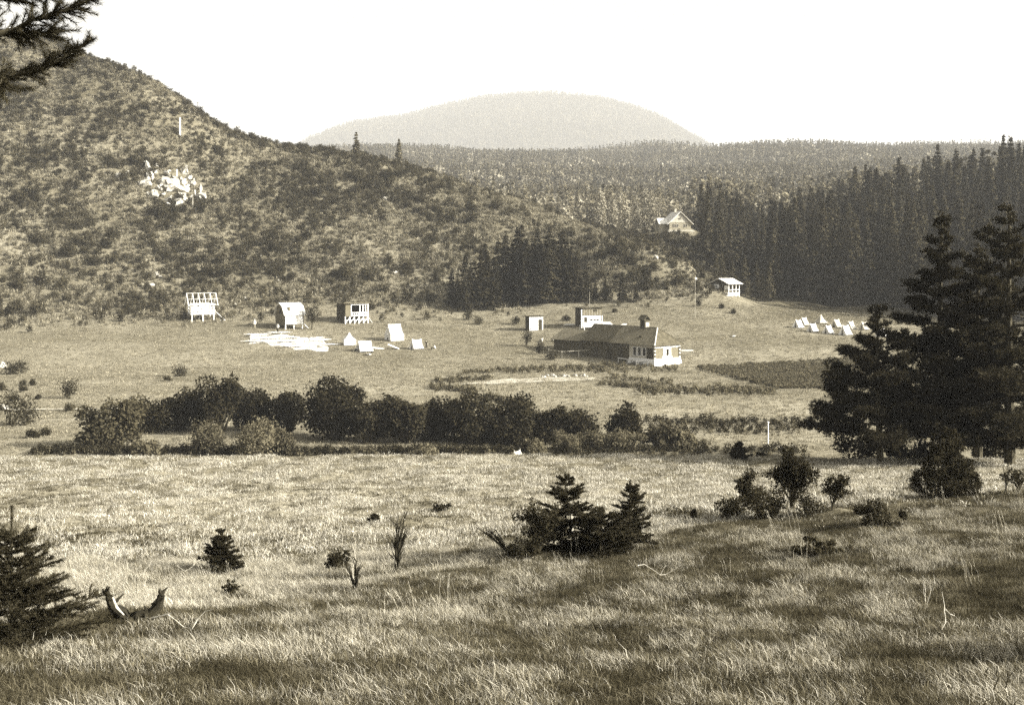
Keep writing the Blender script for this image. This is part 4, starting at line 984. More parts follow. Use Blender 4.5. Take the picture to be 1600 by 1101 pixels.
def porch_hut():
    t = hut_base('porch_hut', 'dark hut with white roof and posted porch at the wood edge', 1138, 469, 38, 'hut', d=253)
    W, D = 3.4, 4.6; ea, rd = 2.6, 3.6
    z0 = .55
    Geo().box((.08, D / 2 + .6, 1.55), (.16, D - 1.2, 2.5)).build('side_wall', M['dark_board'], t); Geo().box((W / 2, D / 2 + .7, 1.5), (W - .2, D - 1.5, 2.3)).build('room', M['dark_board'], t)
    Geo().slab([(0, 0, ea), (0, D, ea), (0, D / 2, rd - .12)], .12).build('gable', M['dark_board'], t)
    w_ = Geo().box((-.03, 3.2, 1.95), (.08, 1.5, .8)).build('shutter_panel', M['white'], t); Geo().box((-.08, 3.2, 1.95), (.04, .25, .4)).build('pane', M['glass'], w_)
    Geo().box((W / 2, .85, z0), (W, 1.9, .12)).build('porch_floor', M['new_wood'], t)
    for x in (.1, 1.2, 2.3, W - .1): Geo().box((x, .0, 1.2), (.13, .13, 2.8)).build('porch_post', M['white'], t)
    for z in (.65, 1.25): Geo().box((W / 2, -.02, z), (W, .07, .12)).build('rail', M['white'], t)
    for k in range(12): Geo().box((.2 + k * .28, .0, .3), (.14, .06, .6)).build('skirt_board', M['white'], t)
    for k in range(4): Geo().box((.6 + k * .45, 1.62, 1.8), (.35, .06, .7)).build('wall_panel', M['white'], t)
    Geo().box((-.02, .6, 1.7), (.08, .9, .8)).build('rail_panel', M['white'], t)
    for s in (0, 1):
        y = -.6 if s == 0 else D + .6; p = [(-.5, y, ea - .15), (W + .5, y, ea - .15), (W + .5, D / 2, rd), (-.5, D / 2, rd)]
        Geo().slab(p if s == 0 else p[::-1], .1).build('roof', M['pale_roof'], t)
    Geo().bar((-.1, -.1, .6), (-1.0, -.6, .0), .4, .06).build('step', M['new_wood'], t)
porch_hut()

def gabled_house():
    p = at(1046, 332, .5); t = thing('gabled_house', 'pale gabled house high up at the edge of the wood', 'house', p, R(10))
    W, D, ea, rd = 6.0, 8.0, 2.3, 5.3
    Geo().box((W / 2, D / 2, 1.0), (W, D, 2.8)).build('wall', M['chalet_wall'], t)
    o = Geo().slab([(0, -.02, 2.35), (W, -.02, 2.35), (W / 2, -.02, rd - .15)], .12).build('gable', M['stone_wall'], t)
    for s in (0, 1):
        x = -.7 if s == 0 else W + .7; q = [(x, -.5, ea - .45), (x, D, ea - .45), (W / 2, D, rd + .02), (W / 2, -.5, rd + .02)]
        Geo().slab(q if s else q[::-1], .16).build('roof', M['pale_roof'] if s == 0 else M['old_canvas'], t)
    for x in (1.2, 1.75, 2.3, 4.2, 4.75): window(t, (x, -.03, 1.45), .3, .75, '-y', 'stone_wall', fw=.06)
    window(t, (3.0, -.16, 3.4), .35, .4, '-y', 'stone_wall', fw=.05)
    Geo().box((W / 2, -.3, -.2), (W + 1.2, .5, .9)).build('terrace_wall', M['old_canvas'], t)
    Geo().box((2.4, 2.5, rd + .2), (.5, .5, .9)).build('chimney', M['stone_wall'], t)
    Geo().box((-1.2, 3.2, .9), (2.4, 3.6, 2.2)).build('side_wing', M['chalet_wall'], t)
    Geo().slab([(-2.6, 1.2, 1.95), (.2, 1.2, 1.95), (.2, 3.2, 3.55), (-2.6, 3.2, 3.55)], .12).build('wing_roof', M['pale_roof'], t)
    Geo().slab([(-2.6, 3.2, 3.55), (.2, 3.2, 3.55), (.2, 5.2, 1.95), (-2.6, 5.2, 1.95)], .12).build('wing_roof', M['pale_roof'], t)
gabled_house()

# ------------------------------------------------------------------ tents
def tent(px, py, rz, W, L, H, wall, label, group, sag=.12, d=None, mt='canvas', pyramid=False, open_=False):
    """ridge along local x, L long; W across; front slope faces the camera"""
    p = hit(px, py, 105) if d is None else at(px, d)
    t = thing('canvas_tent', label, 'tent', p, R(rz), group); cm = M[mt]
    rl = L * (.06 if pyramid else .94)
    def panel(s):
        g = Geo(); V = []; nu, nv = 8, 5
        for j in range(nv + 1):
            for i in range(nu + 1):
                u, v = i / nu, j / nv; x0 = (u - .5) * rl; x1 = (u - .5) * L
                z = H + (wall - H) * v - sag * 4 * u * (1 - u) * (1 - v) - .09 * H * math.sin(math.pi * v); V.append((x0 + (x1 - x0) * v, s * W / 2 * v, z))
        g.add(V, [(j * (nu + 1) + i, j * (nu + 1) + i + 1, (j + 1) * (nu + 1) + i + 1, (j + 1) * (nu + 1) + i) for j in range(nv) for i in range(nu)])
        return g.build('roof_panel', cm, t)
    panel(-1); panel(1)
    for s in (-1, 1):
        if wall > .12: Geo().slab([(-L / 2, s * W / 2, -.05), (L / 2, s * W / 2, -.05), (L / 2, s * W / 2, wall), (-L / 2, s * W / 2, wall)], .02).build('side_wall', cm, t)
        x = s * L / 2; xr = s * rl / 2
        g = Geo().add([(x, -W / 2, -.03), (x, W / 2, -.03), (x, W / 2, wall), (xr, 0, H - .02), (x, -W / 2, wall)], [(0, 1, 2, 4)]); g.f.append(np.array([(4, 2, 3)])); e = g.build('end_wall', cm, t)
        Geo().tube([(x, 0, 0), (xr, 0, H + .12)], [.03, .03], 5).build('pole', M['pale_bark'], t)
        Geo().tube([(xr, 0, H), (x + s * .9, 0, .02)], [.012, .012], 3).build('guy_line', M['pale_bark'], t)
        if s < 0 and not pyramid: Geo().add([(x - .02, -.12 * W, 0), (x - .02, .12 * W, 0), (xr - .02, 0, H * .75)], [(0, 1, 2)]).build('flap_gap', M['dark_cloth'], t)
        for y in (-1, 1): Geo().tube([(s * L / 2, y * W / 2, wall), (s * (L / 2 + .3), y * (W / 2 + .7), .02)], [.01, .01], 3).build('guy_line', M['pale_bark'], t)
    return t
GA, GB = 'tents of the left-hand camp', 'tents of the right-hand camp'
tent(616, 531, 30, 2.6, 2.5, 2.75, 1.0, 'largest white wall tent, standing highest in the left camp', GA, sag=.03)
tent(546, 538, 14, 2.0, 2.0, 2.0, .9, 'small white tent with pointed top left in the camp', GA, sag=0, pyramid=True)
tent(570, 549, 26, 2.2, 2.3, 1.75, .12, 'low white ridge tent nearest the camera in the left camp', GA, sag=.05)
tent(651, 545, 28, 2.0, 1.8, 1.65, .12, 'small white ridge tent beside the seated people', GA, sag=.12)
for px, py, k, lb in [(1247, 512, 0, 'white tent at the left end of the front row'), (1256, 508, 1, 'dull tent half hidden behind the leftmost white one'), (1270, 518, 0, 'white tent second from the left in the front row'), (1283, 505, 2, 'pointed pale tent in the back row'),
                      (1294, 521, 0, 'white tent third from the left in the front row'), (1307, 511, 1, 'dull tent in the back row right of the pointed one'), (1321, 523, 3, 'biggest white tent at the right end of the front row'), (1329, 514, 1, 'dull tent in the back row behind the biggest one'), (1350, 515, 1, 'tent at the right end of the back row, partly behind the pine'), (1377, 526, 0, 'white tent seen through the boughs of the pine')]:
    if k == 2: tent(px, py, 20, 1.9, 1.7, 1.55, .12, lb, GB, sag=0, pyramid=True, mt='old_canvas')
    else: tent(px, py, 30 + (px % 9), 1.7, 1.35 if k != 3 else 1.7, 1.5 if k != 3 else 1.75, .1, lb, GB, sag=.2, mt='canvas' if k != 1 else 'old_canvas')
tent(808, 712, 62, 1.2, 1.1, 1.0, .1, 'small pale tent at the stream edge beside the willows', 'tent by the stream', sag=.05, d=103.2, mt='old_canvas')

# ------------------------------------------------------------------ timber, sheets, poles
def lumber():
    r = random.Random(17)
    pm = [mesh_of(Geo().box((0, 0, 0), (4.2, .24, .06)), 'plank', M['new_wood']), mesh_of(Geo().box((0, 0, 0), (3.2, .2, .08)), 'plank', M['new_wood'])]
    spec = [(405, 523, 3, 12, 'stack of pale planks at the left end of the timber yard'), (432, 520, -2, 12, 'stack of pale planks beside the standing helper'), (420, 529, 4, 12, 'long stack of pale planks in the middle of the timber yard'),
            (440, 534, 10, 14, 'flat spread of pale planks nearest the camera'), (465, 541, 14, 14, 'spread of pale planks at the lower right of the timber yard'), (402, 533, 6, 10, 'thin row of pale planks at the lower left'),
            (497, 531, 20, 9, 'heap of pale offcuts between the planks and tent'), (508, 538, 2, 8, 'row of pale boards lying beside the pointed tent'), (450, 527, -4, 12, 'stack of pale planks just below the white-roofed hut')]
    for px, py, a, n, lb in spec:
        p = hit(px, py, 180); t = thing('plank_stack', lb, 'planks', p, R(a), 'sawn timber laid out on the meadow')
        for k in range(n):
            o = child('plank', pm[k % 2], t); o.location = (r.uniform(-1.3, 1.3), (k % 6 - 2.5) * .42 + r.uniform(-.2, .2), .06 + .07 * (k // 6) + .03 * r.random()); o.rotation_euler = (r.uniform(-.05, .05), r.uniform(-.03, .03), r.gauss(0, .22)); o.scale = (r.uniform(.45, 1.05), 1, 1)
    def pole(px, base, top, lb, cat, rad, m, d=None, extra=None, nm='pole'):
        p = hit(px, base, 105) if d is None else at(px, d); h = -(top - HY) / F * p.y - p.z
        t = thing(nm, lb, cat, p); Geo().tube([(0, 0, -.2), (.01, 0, h * .5), (.02, .01, h)], [rad, rad * .9, rad * .7], 6).build('shaft', M[m], t)
        if extra: extra(t, h)
        return t
    def flag(t, h): Geo().add([(0, 0, h - .1), (.35, .05, h - .25), (.4, .0, h - .6), (0, 0, h - .5)], [(0, 1, 2, 3)]).build('pennant', M['canvas'], t); Geo().tube([(0, 0, h), (0, 0, h + .12)], [.07, .02], 6).build('finial', M['pale_bark'], t)
    pole(1086, 496, 432, 'tall thin flagpole on the meadow behind the farmhouse', 'flagpole', .05, 'pale_bark', extra=flag, nm='flagpole')
    def cap(t, h): Geo().tube([(0, 0, h), (0, 0, h + .1)], [.12, .1], 6).build('cap', M['white'], t)
    pole(281, 213, 184, 'thick white post high on the hillside', 'post', .28, 'white', extra=cap, nm='white_post')
    pole(276, 284, 265, 'white post on top of the rocks', 'post', .2, 'white', extra=cap, nm='white_post')
    pole(301, 330, 305, 'thin pale trunk at the right of the rocks', 'post', .13, 'pale_bark', extra=cap, nm='pale_post')
    def arms(t, h):
        for u in (.3, .6, .9): Geo().tube([(-.5, 0, h * u), (.5, 0, h * u)], [.03, .03], 4).build('crossarm', M['bark'], t)
    pole(309, 182, 159, 'thin antenna mast on the hill skyline', 'mast', .09, 'bark', d=347, extra=arms, nm='antenna_mast')
    pole(1200, 696, 660, 'white stake standing in the meadow by the sand', 'stake', .06, 'white', extra=cap, nm='white_stake')
    # rails and fence in front of the farmhouse
    a, b, c = hit(966, 566), hit(994, 571), hit(1012, 571)
    t = thing('rail_fence', 'pale rail fence in front of the farmhouse', 'fence', a)
    for q in (a, (a + b) / 2, b, c): l = q - a; Geo().box((l.x, l.y, l.z + .35), (.1, .1, .9)).build('post', M['new_wood'], t)
    for q0, q1 in ((a, b), (b, c)): Geo().bar(q0 - a + Vector((0, 0, .72)), q1 - a + Vector((0, 0, .72)), .08, .13).build('rail', M['new_wood'], t)
    Geo().bar(b - a + Vector((0, 0, .32)), c - a + Vector((0, 0, .32)), .08, .1).build('rail', M['new_wood'], t)
    a, b, c = hit(857, 556), hit(878, 559), hit(930, 556)
    t = thing('yard_fence', 'dull rail fence in front of the farmhouse barn', 'fence', a)
    for q in (a, b, (b + c) / 2, c): l = q - a; Geo().box((l.x, l.y, l.z + .5), (.12, .12, 1.3)).build('post', M['pale_bark'], t)
    for q0, q1 in ((a, b), (b, c)): Geo().bar(q0 - a + Vector((0, 0, 1.0)), q1 - a + Vector((0, 0, 1.0)), .08, .1).build('rail', M['pale_bark'], t)
    # pale things lying about
    for px, py, L_, wd, rz, lb, nm, cat in [(1073, 549, 2.4, .35, -8, 'pale beam lying on the grass right of the farmhouse', 'beam', 'beam'), (480 - 44, 508 - 35, 3.6, .4, 8, 'pale boards on the slope above the white-roofed hut', 'board_pile', 'boards'),
                                    (892, 508, 2.4, .5, 4, 'pale stones by the low wall between the sheds', 'stone_row', 'stones'), (975, 508, 1.0, .5, 0, 'pale slab lying behind the farmhouse ridge', 'slab', 'slab'), (1147, 526, .5, .3, 0, 'tiny white bundle on the open meadow', 'bundle', 'bundle')]:
        p = hit(px, py, 150); t = thing(nm, lb, cat, p, R(rz))
        for k in range(3): Geo().box(((k - 1) * .15, (k - 1) * wd * .4, .09 + .05 * k), (L_ * (1 - .12 * k), wd * .45, .14), rz=.03 * (k - 1)).build('piece', M['new_wood'], t)
    g = thing('white_sheet', 'white groundsheet right of the nearest ridge tent', 'sheet', hit(590, 545, 150), .1)
    Geo().slab([(-1, -.45, .12), (.9, -.5, .06), (1.2, .5, .1), (-.8, .6, .3)], .05).build('cloth', M['canvas'], g)
    g = thing('white_sheet', 'slanted white sheet between the two ridge tents', 'sheet', hit(612, 545, 150), -.1)
    Geo().slab([(-.7, -.2, .75), (1.2, -.3, .06), (1.3, .4, .06), (-.6, .5, .8)], .05).build('cloth', M['canvas'], g); Geo().tube([(-.65, .1, 0), (-.65, .1, .95)], [.04, .03], 5).build('pole', M['bark'], g)
lumber()

# ------------------------------------------------------------------ rocks
def rock_mesh(seed, sub=2):
    import bmesh
    r = random.Random(seed); bm = bmesh.new()
    for _ in range(13): bm.verts.new((r.uniform(-.9, .9), r.uniform(-.9, .9), r.uniform(-.9, .9)))
    g = bmesh.ops.convex_hull(bm, input=bm.verts); bmesh.ops.delete(bm, geom=[v for v in g['geom_interior'] if isinstance(v, bmesh.types.BMVert)], context='VERTS')
    bmesh.ops.subdivide_edges(bm, edges=bm.edges[:], cuts=1, use_grid_fill=True)
    for v in bm.verts: v.co += Vector((r.gauss(0, .06), r.gauss(0, .06), r.gauss(0, .06)))
    me = bpy.data.meshes.new('rock'); bm.to_mesh(me); bm.free(); me.materials.append(M['rock']); return me
def rocks():
    r = random.Random(23); ms = [rock_mesh(i) for i in range(6)]
    base = hit(270, 295, 225)
    t = thing('rock_outcrop', 'bright white limestone outcrop breaking through the hillside', 'rocks', base)
    L = [(233, 264, 1.1, 1.5), (236, 276, 1.0, 1.3), (230, 289, 1.2, 1.6), (241, 308, .8, 1.5), (257, 305, .9, .5), (254, 286, .7, .8), (264, 274, 1.3, .7), (272, 287, 1.5, 1.2), (280, 296, 1.7, 1.4), (270, 297, 1.2, 1.0), (276, 318, 1.9, 1.0), (264, 314, 1.1, .7),
         (286, 288, 1.0, 1.2), (290, 270, .8, 1.1), (297, 279, .7, .9), (302, 289, .9, .9), (313, 298, .6, 1.4), (318, 311, .9, 1.4), (249, 295, .7, .6), (282, 305, 1.0, .7), (262, 292, .8, .6), (226, 256, .6, .6), (198, 272, .5, .5), (186, 274, .5, .6), (244, 270, .6, .8), (308, 308, .6, .9)]
    L += [(a + r.gauss(0, 6), b + r.gauss(0, 5), c * r.uniform(.35, .7), e * r.uniform(.4, .8)) for a, b, c, e in L for _ in range(2)]
    for k, (px, py, wd, h) in enumerate(L):
        p = hit(px, py, 225) - base; o = child('rock', ms[k % 6], t); o.location = p + Vector((0, -.6, h * .3)); o.scale = (wd * 1.3 * r.uniform(.8, 1.2), wd * 1.0, h * 1.15); o.rotation_euler = (r.uniform(-.5, .5), r.uniform(-.6, .6), r.uniform(0, 6))
    S = [(265, 357, .9, 'pale boulder on the slope just below the white outcrop'), (287, 398, .5, 'small pale stone between dark bushes below the outcrop'), (246, 430, .7, 'pale stone in a little group left above the timber frame'), (252, 434, .5, 'smaller pale stone right in the little group above the timber frame'), (237, 448, .7, 'pale stone below the little group above the timber frame'),
         (38, 430, .4, 'pale stone low on the far left hillside'), (435, 439, .4, 'small pale stone on the slope above the white-roofed hut'), (384, 468, .5, 'pale stone on the slope right above the timber frame'), (368, 476, .4, 'pale stone just right of the timber frame'), (602, 313, .9, 'pale upright stone in the dark middle of the hillside'), (617, 428, .6, 'pale stone on the slope above the biggest tent'),
         (795, 463, 1.0, 'pale scar of rock inside the spruce grove'), (800, 470, .8, 'lower pale rock inside the spruce grove'), (1025, 405, .8, 'pale stone on the slope left of the porch hut'), (7, 574, .8, 'white stone at the left edge beside the low bushes'), (8, 641, .7, 'white stone at the left end of the footpath'), (866, 533, .7, 'pale stone by the barn corner'), (845, 533, .6, 'pale stone left of the barn'), (408, 400, .4, 'tiny pale stone in the middle of the left hillside')]
    for k, (px, py, s, lb) in enumerate(S):
        o = bpy.data.objects.new('boulder', ms[(k * 5 + 1) % 6]); COL.objects.link(o); o.location = hit(px, py, 105) + Vector((0, -.3, s * .5)); o.scale = (s, s * .8, s * .75); o.rotation_euler = (0, .2, k); tag(o, lb, 'stone', 'pale stones on the slopes')
    # stones beside the garden path
    P_ = []
    for k in range(14):
        o = bpy.data.objects.new('path_stone', ms[k % 6]); COL.objects.link(o); px = 846 + k * 5.6 + r.uniform(-2, 2); o.location = hit(px, 589 + r.uniform(-2, 1.5)) + Vector((0, 0, .1)); s = r.uniform(.16, .34); o.scale = (s * 1.3, s, s); o.rotation_euler = (0, 0, k)
        tag(o, 'white stone in the row bordering the garden path', 'stone', 'stones bordering the garden path')
rocks()

# ------------------------------------------------------------------ people
def person(px, py, pose, rz, shirt, legs, label, dmin=150, hat=None):
    J = {}  # joint: (x, y, z, radius, which cloth); facing local -y
    if pose == 'stand':
        J = dict(pel=(0, 0, .92, .14), chest=(0, 0, 1.28, .16), neck=(0, 0, 1.46, .06), head=(0, -.02, 1.58, .095), top=(0, -.01, 1.70, .07),
                 ls=(-.19, 0, 1.38, .065), le=(-.25, .02, 1.10, .05), lh=(-.24, -.12, .87, .035), rs=(.19, 0, 1.38, .065), re=(.25, .02, 1.10, .05), rh=(.24, -.12, .87, .035),
                 lk=(-.10, -.02, .50, .075), lf=(-.11, .02, .08, .05), lt=(-.12, -.14, .04, .04), rk=(.10, -.02, .50, .075), rf=(.12, .02, .08, .05), rt=(.13, -.14, .04, .04))
    elif pose == 'sit':
        J = dict(pel=(0, .05, .14, .15), chest=(0, -.02, .50, .16), neck=(0, -.06, .68, .06), head=(0, -.10, .80, .095), top=(0, -.09, .92, .07),
                 ls=(-.19, -.03, .60, .065), le=(-.28, -.18, .40, .05), lh=(-.17, -.38, .46, .035), rs=(.19, -.03, .60, .065), re=(.28, -.18, .40, .05), rh=(.17, -.38, .46, .035),
                 lk=(-.15, -.42, .44, .075), lf=(-.15, -.62, .08, .05), lt=(-.15, -.76, .04, .04), rk=(.15, -.42, .44, .075), rf=(.15, -.62, .08, .05), rt=(.15, -.76, .04, .04))
    elif pose == 'kneel':
        J = dict(pel=(0, .05, .52, .14), chest=(0, -.06, .88, .16), neck=(0, -.10, 1.06, .06), head=(0, -.14, 1.18, .095), top=(0, -.12, 1.30, .07),
                 ls=(-.19, -.07, .98, .065), le=(-.27, -.2, .74, .05), lh=(-.14, -.4, .62, .035), rs=(.19, -.07, .98, .065), re=(.27, -.2, .74, .05), rh=(.14, -.4, .62, .035),
                 lk=(-.12, -.14, .09, .08), lf=(-.12, .26, .06, .05), lt=(-.12, .38, .04, .04), rk=(.12, -.14, .09, .08), rf=(.12, .26, .06, .05), rt=(.12, .38, .04, .04))
    else:
        J = dict(pel=(0, 0, .13, .14), chest=(0, -.38, .2, .15), neck=(0, -.54, .3, .06), head=(0, -.64, .38, .095), top=(0, -.70, .47, .07),
                 ls=(-.2, -.46, .24, .065), le=(-.28, -.56, .06, .05), lh=(-.12, -.72, .05, .035), rs=(.2, -.46, .24, .065), re=(.28, -.56, .06, .05), rh=(.12, -.72, .05, .035),
                 lk=(-.1, .44, .09, .075), lf=(-.12, .84, .07, .05), lt=(-.12, .94, .05, .04), rk=(.1, .44, .09, .075), rf=(.12, .84, .07, .05), rt=(.12, .94, .05, .04))
    ks = list(J); E = [('pel', 'chest'), ('chest', 'neck'), ('neck', 'head'), ('head', 'top'), ('chest', 'ls'), ('ls', 'le'), ('le', 'lh'), ('chest', 'rs'), ('rs', 're'), ('re', 'rh'), ('pel', 'lk'), ('lk', 'lf'), ('lf', 'lt'), ('pel', 'rk'), ('rk', 'rf'), ('rf', 'rt')]
    me = bpy.data.meshes.new('person'); me.from_pydata([J[k][:3] for k in ks], [(ks.index(a), ks.index(b)) for a, b in E], [])
    tmp = bpy.data.objects.new('person_tmp', me); COL.objects.link(tmp)
    tmp.modifiers.new('skin', 'SKIN'); sv = me.skin_vertices[0].data
    for i, k in enumerate(ks): sv[i].radius = (J[k][3],) * 2
    sv[0].use_root = True
    tmp.modifiers.new('sub', 'SUBSURF').levels = 1
    dg = bpy.context.evaluated_depsgraph_get(); em = bpy.data.meshes.new_from_object(tmp.evaluated_get(dg)); bpy.data.objects.remove(tmp)
    for m_ in (M['skin'], M[shirt], M[legs], M['hair']): em.materials.append(m_)
    segm = [(('neck', 'head'), 0), (('head', 'top'), 0), (('le', 'lh'), 0), (('re', 'rh'), 0), (('pel', 'chest'), 1), (('chest', 'neck'), 1), (('chest', 'ls'), 1), (('ls', 'le'), 1), (('chest', 'rs'), 1), (('rs', 're'), 1),
            (('pel', 'lk'), 2), (('lk', 'lf'), 2), (('pel', 'rk'), 2), (('rk', 'rf'), 2), (('lf', 'lt'), 3), (('rf', 'rt'), 3)]
    for f in em.polygons:
        c = f.center; best = (9, 0)
        for (a, b), mi in segm:
            A, B = Vector(J[a][:3]), Vector(J[b][:3]); u = max(0, min(1, (c - A).dot(B - A) / (B - A).length_squared)); best = min(best, ((c - A - (B - A) * u).length, mi))
        f.material_index = best[1]
        f.use_smooth = True
    t = thing('person', label, 'person', hit(px, py, dmin), R(rz), 'people about the camp')
    child('body', em, t).data.name = 'body'
    hx = Vector(J['head'][:3]); ax = (Vector(J['top'][:3]) - hx).normalized(); g = Geo()
    c0 = hx + ax * .075 + Vector((0, .02, 0)); r_ = np.random.default_rng(3); d = r_.normal(size=(160, 3)); d /= np.linalg.norm(d, axis=1)[:, None]; d = d[d[:, 2] > -.1]
    g.leaves(np.array(c0) + d * .105, .09, r_, out_dir=d, outw=3.0, aspect=.8); g.build('hair', M[hat or 'hair'], t)
    fc = Geo(); fy = Vector((0, -1, 0))
    if pose != 'lie':
        n0 = hx + Vector((0, -.1, .02)); fc.add([n0 + Vector((-.015, 0, -.02)), n0 + Vector((.015, 0, -.02)), n0 + Vector((0, -.03, -.02)), n0 + Vector((0, 0, .03))], [(0, 2, 3), (2, 1, 3), (0, 1, 2)]); fc.build('nose', M['skin'], t)
person(398, 514, 'stand', 20, 'pale_cloth', 'mid_cloth', 'person in white standing behind the plank stacks', hat='pale_cloth')
person(434, 520, 'stand', -30, 'pale_cloth', 'dark_cloth', 'person in pale top and dark trousers by the white-roofed hut')
person(558, 549, 'sit', -40, 'pale_cloth', 'dark_cloth', 'person sitting at the dark left end of the nearest ridge tent', hat='pale_cloth')
person(574, 555, 'lie', 70, 'pale_cloth', 'dark_cloth', 'person lying on the grass below the nearest ridge tent')
person(657, 545, 'sit', 50, 'mid_cloth', 'pale_cloth', 'person sitting in front of the small ridge tent, left of three')
person(666, 543, 'kneel', 10, 'dark_cloth', 'dark_cloth', 'person in dark clothes kneeling upright, middle of three')
person(679, 546, 'sit', -60, 'pale_cloth', 'dark_cloth', 'person in a pale shirt sitting on the grass, right of three')

# ------------------------------------------------------------------ foreground plants
def near(px, py): return hit(px, py, 3.0)
def near_spruce(px, base, top, rpx, seed, label, whorls=9, nb=8, dens=1.0, leader=1.0, name='young_spruce', m='near_spruce', wdt=.006, nl=.03, top_=.85, pw=.95):
    p = near(px, base); k = F / p.y; t = thing(name, label, 'spruce', p, seed * .7, 'young spruces on the near slope')
    f, w_ = young_spruce_geo(seed, (base - top) / k, rpx / k, whorls, nb, nl=nl, dens=dens, leader=leader, wdt=wdt, top=top_, pw=pw)
    f.build('foliage', M[m], t); w_.build('trunk', M['bark'], t); return t
near_spruce(18, 1000, 792, 150, 801, 'wide young spruce at the left edge of the photo', 11, 14, 1.0, 2.2, wdt=.007, nl=.032, top_=.74, pw=1.5)
near_spruce(345, 893, 828, 34, 802, 'small dark cone-shaped spruce alone on the left meadow', 10, 13, 1.3, wdt=.012, nl=.035)
near_spruce(884, 858, 738, 62, 803, 'taller spruce of the dark clump in the middle foreground', 12, 11, 1.1, wdt=.011, nl=.036)
near_spruce(985, 856, 750, 38, 804, 'shorter spruce at the right of the dark clump', 11, 11, 1.1, 1.6, wdt=.011, nl=.036)
near_spruce(1156, 718, 690, 17, 805, 'tiny bushy spruce at the far edge of the meadow', 7, 9, 1.0, wdt=.02, nl=.06)
near_spruce(585, 815, 803, 12, 806, 'tiny dark seedling on the pale meadow', 5, 7, 1.2, wdt=.014, nl=.04)
near_spruce(1085, 815, 796, 8, 807, 'thin little spruce seedling right of the dark clump', 6, 5, 1.0, wdt=.012, nl=.04)

def edge_spruce():
    p = Vector((8.5, 11.3, float(ground(8.5, 11.3)))); t = thing('young_spruce', 'young spruce just outside the right edge, shading the bottom corner', 'spruce', p, 0, 'young spruces on the near slope')
    f, w_ = young_spruce_geo(808, 2.3, 1.2, 12, 15, nl=.032, wdt=.008); f.build('foliage', M['near_spruce'], t); w_.build('trunk', M['bark'], t)
edge_spruce()
def leafy_shrub(px, base, top, wpx, seed, label, stems=7, n=900, leaf=.05, name='leafy_shrub', m='shrub', lean=0.0, low=.3, group='leafy shrubs on the near slope'):
    p = near(px, base); k = F / p.y; H = (base - top) / k; wd = wpx / k
    r = np.random.default_rng(seed); t = thing(name, label, 'shrub', p, 0, group)
    if low <= .1:
        f, st = bush_geo(seed, wd * 1.1, H * 1.05, int(n * 2.0), leaf * 1.1, nl=18, shell=.3); f.build('foliage', M[m], t); st.build('branches', M['bark'], t)
        bare_shrub_geo(seed, H * 1.15, 6, .7, 0, 5, .008).build('twigs', M['twig'], t); return t
    br = Geo(); ends = []; stems = int(stems * 1.5)
    for i in range(stems):
        a = r.uniform(0, 6.283); q = r.uniform(.15, 1); e = np.array([math.cos(a) * wd * .45 * q + lean * H, math.sin(a) * wd * .45 * q, H * r.uniform(.62, .95) * (1 - .25 * q * q)])
        s = [e * u * np.array([u ** .6, u ** .6, 1]) + np.array([0, 0, .06 * H * math.sin(3 * u)]) + r.normal(0, .015 * H, 3) * (u > 0) for u in np.linspace(0, 1, 6)]
        br.tube(s, np.linspace(.018 * H, .004 * H, 6), 5)
        for j in range(9):
            u = r.uniform(low, 1); c = s[min(int(u * 5), 4)] * (1 - (u * 5) % 1) + s[min(int(u * 5) + 1, 5)] * ((u * 5) % 1); d = r.normal(0, 1, 3) * np.array([1, 1, .7]) + np.array([0, 0, .5]); d /= np.linalg.norm(d)
            b = c + d * H * r.uniform(.08, .22); br.tube([c, (c + b) / 2, b], [.005 * H, .004 * H, .002 * H], 3); ends.append((c, b))
    br.build('branches', M['bark'], t)
    n = int(n * 2.3); leaf = leaf * 1.25; m_ = max(2, n // len(ends)); P_ = np.concatenate([c + (b - c) * r.uniform(.3, 1.15, m_)[:, None] + r.normal(0, .035 * H, (m_, 3)) for c, b in ends])
    Geo().leaves(P_[P_[:, 2] > .03], leaf, r, up=.3, aspect=.6).build('foliage', M[m], t); return t
leafy_shrub(1238, 798, 690, 92, 821, 'tallest leafy shrub with forked trunk right of centre', 9, 2600, .055, low=.45)
leafy_shrub(1166, 790, 728, 52, 822, 'upright dark shrub left of the tallest leafy one', 5, 1100, .055)
leafy_shrub(1300, 797, 732, 68, 823, 'open leaning shrub right of the tallest leafy one', 6, 850, .05, lean=.25, low=.5)
leafy_shrub(1142, 812, 778, 52, 824, 'low dark shrub at the left end of the shrub group', 7, 1000, .055, low=.1)
leafy_shrub(1192, 808, 765, 70, 825, 'low dark shrub under the tallest leafy one', 8, 1500, .055, low=.1)
leafy_shrub(1265, 806, 772, 52, 826, 'thin low shrub between the tallest and the leaning one', 6, 420, .045, low=.1)
near_spruce(938, 868, 800, 60, 828, 'ragged low spruce filling the gap in the dark clump', 7, 9, 1.0, .6, wdt=.011, nl=.036, top_=.8, pw=.45)
leafy_shrub(842, 866, 782, 96, 827, 'ragged twiggy shrub filling the left side of the dark clump', 10, 1500, .045, low=.2)
leafy_shrub(815, 872, 838, 60, 829, 'low straggly shrub at the left foot of the dark clump', 8, 800, .045, low=.1)
leafy_shrub(528, 893, 862, 40, 830, 'low dark bush beside the pale dead sapling', 8, 900, .05, low=.1)
leafy_shrub(1375, 822, 790, 80, 831, 'low dark heather patch below the juniper', 9, 1100, .05, low=.05)
leafy_shrub(1283, 868, 846, 90, 832, 'dark low tussock plant on the right slope', 9, 1100, .05, low=.05, m='dark_grass')
leafy_shrub(690, 797, 786, 34, 833, 'low dark tuft plant on the pale meadow', 6, 400, .05, low=.05)
leafy_shrub(1592, 770, 722, 60, 834, 'thin twiggy shrub at the right edge of the photo', 7, 420, .05)
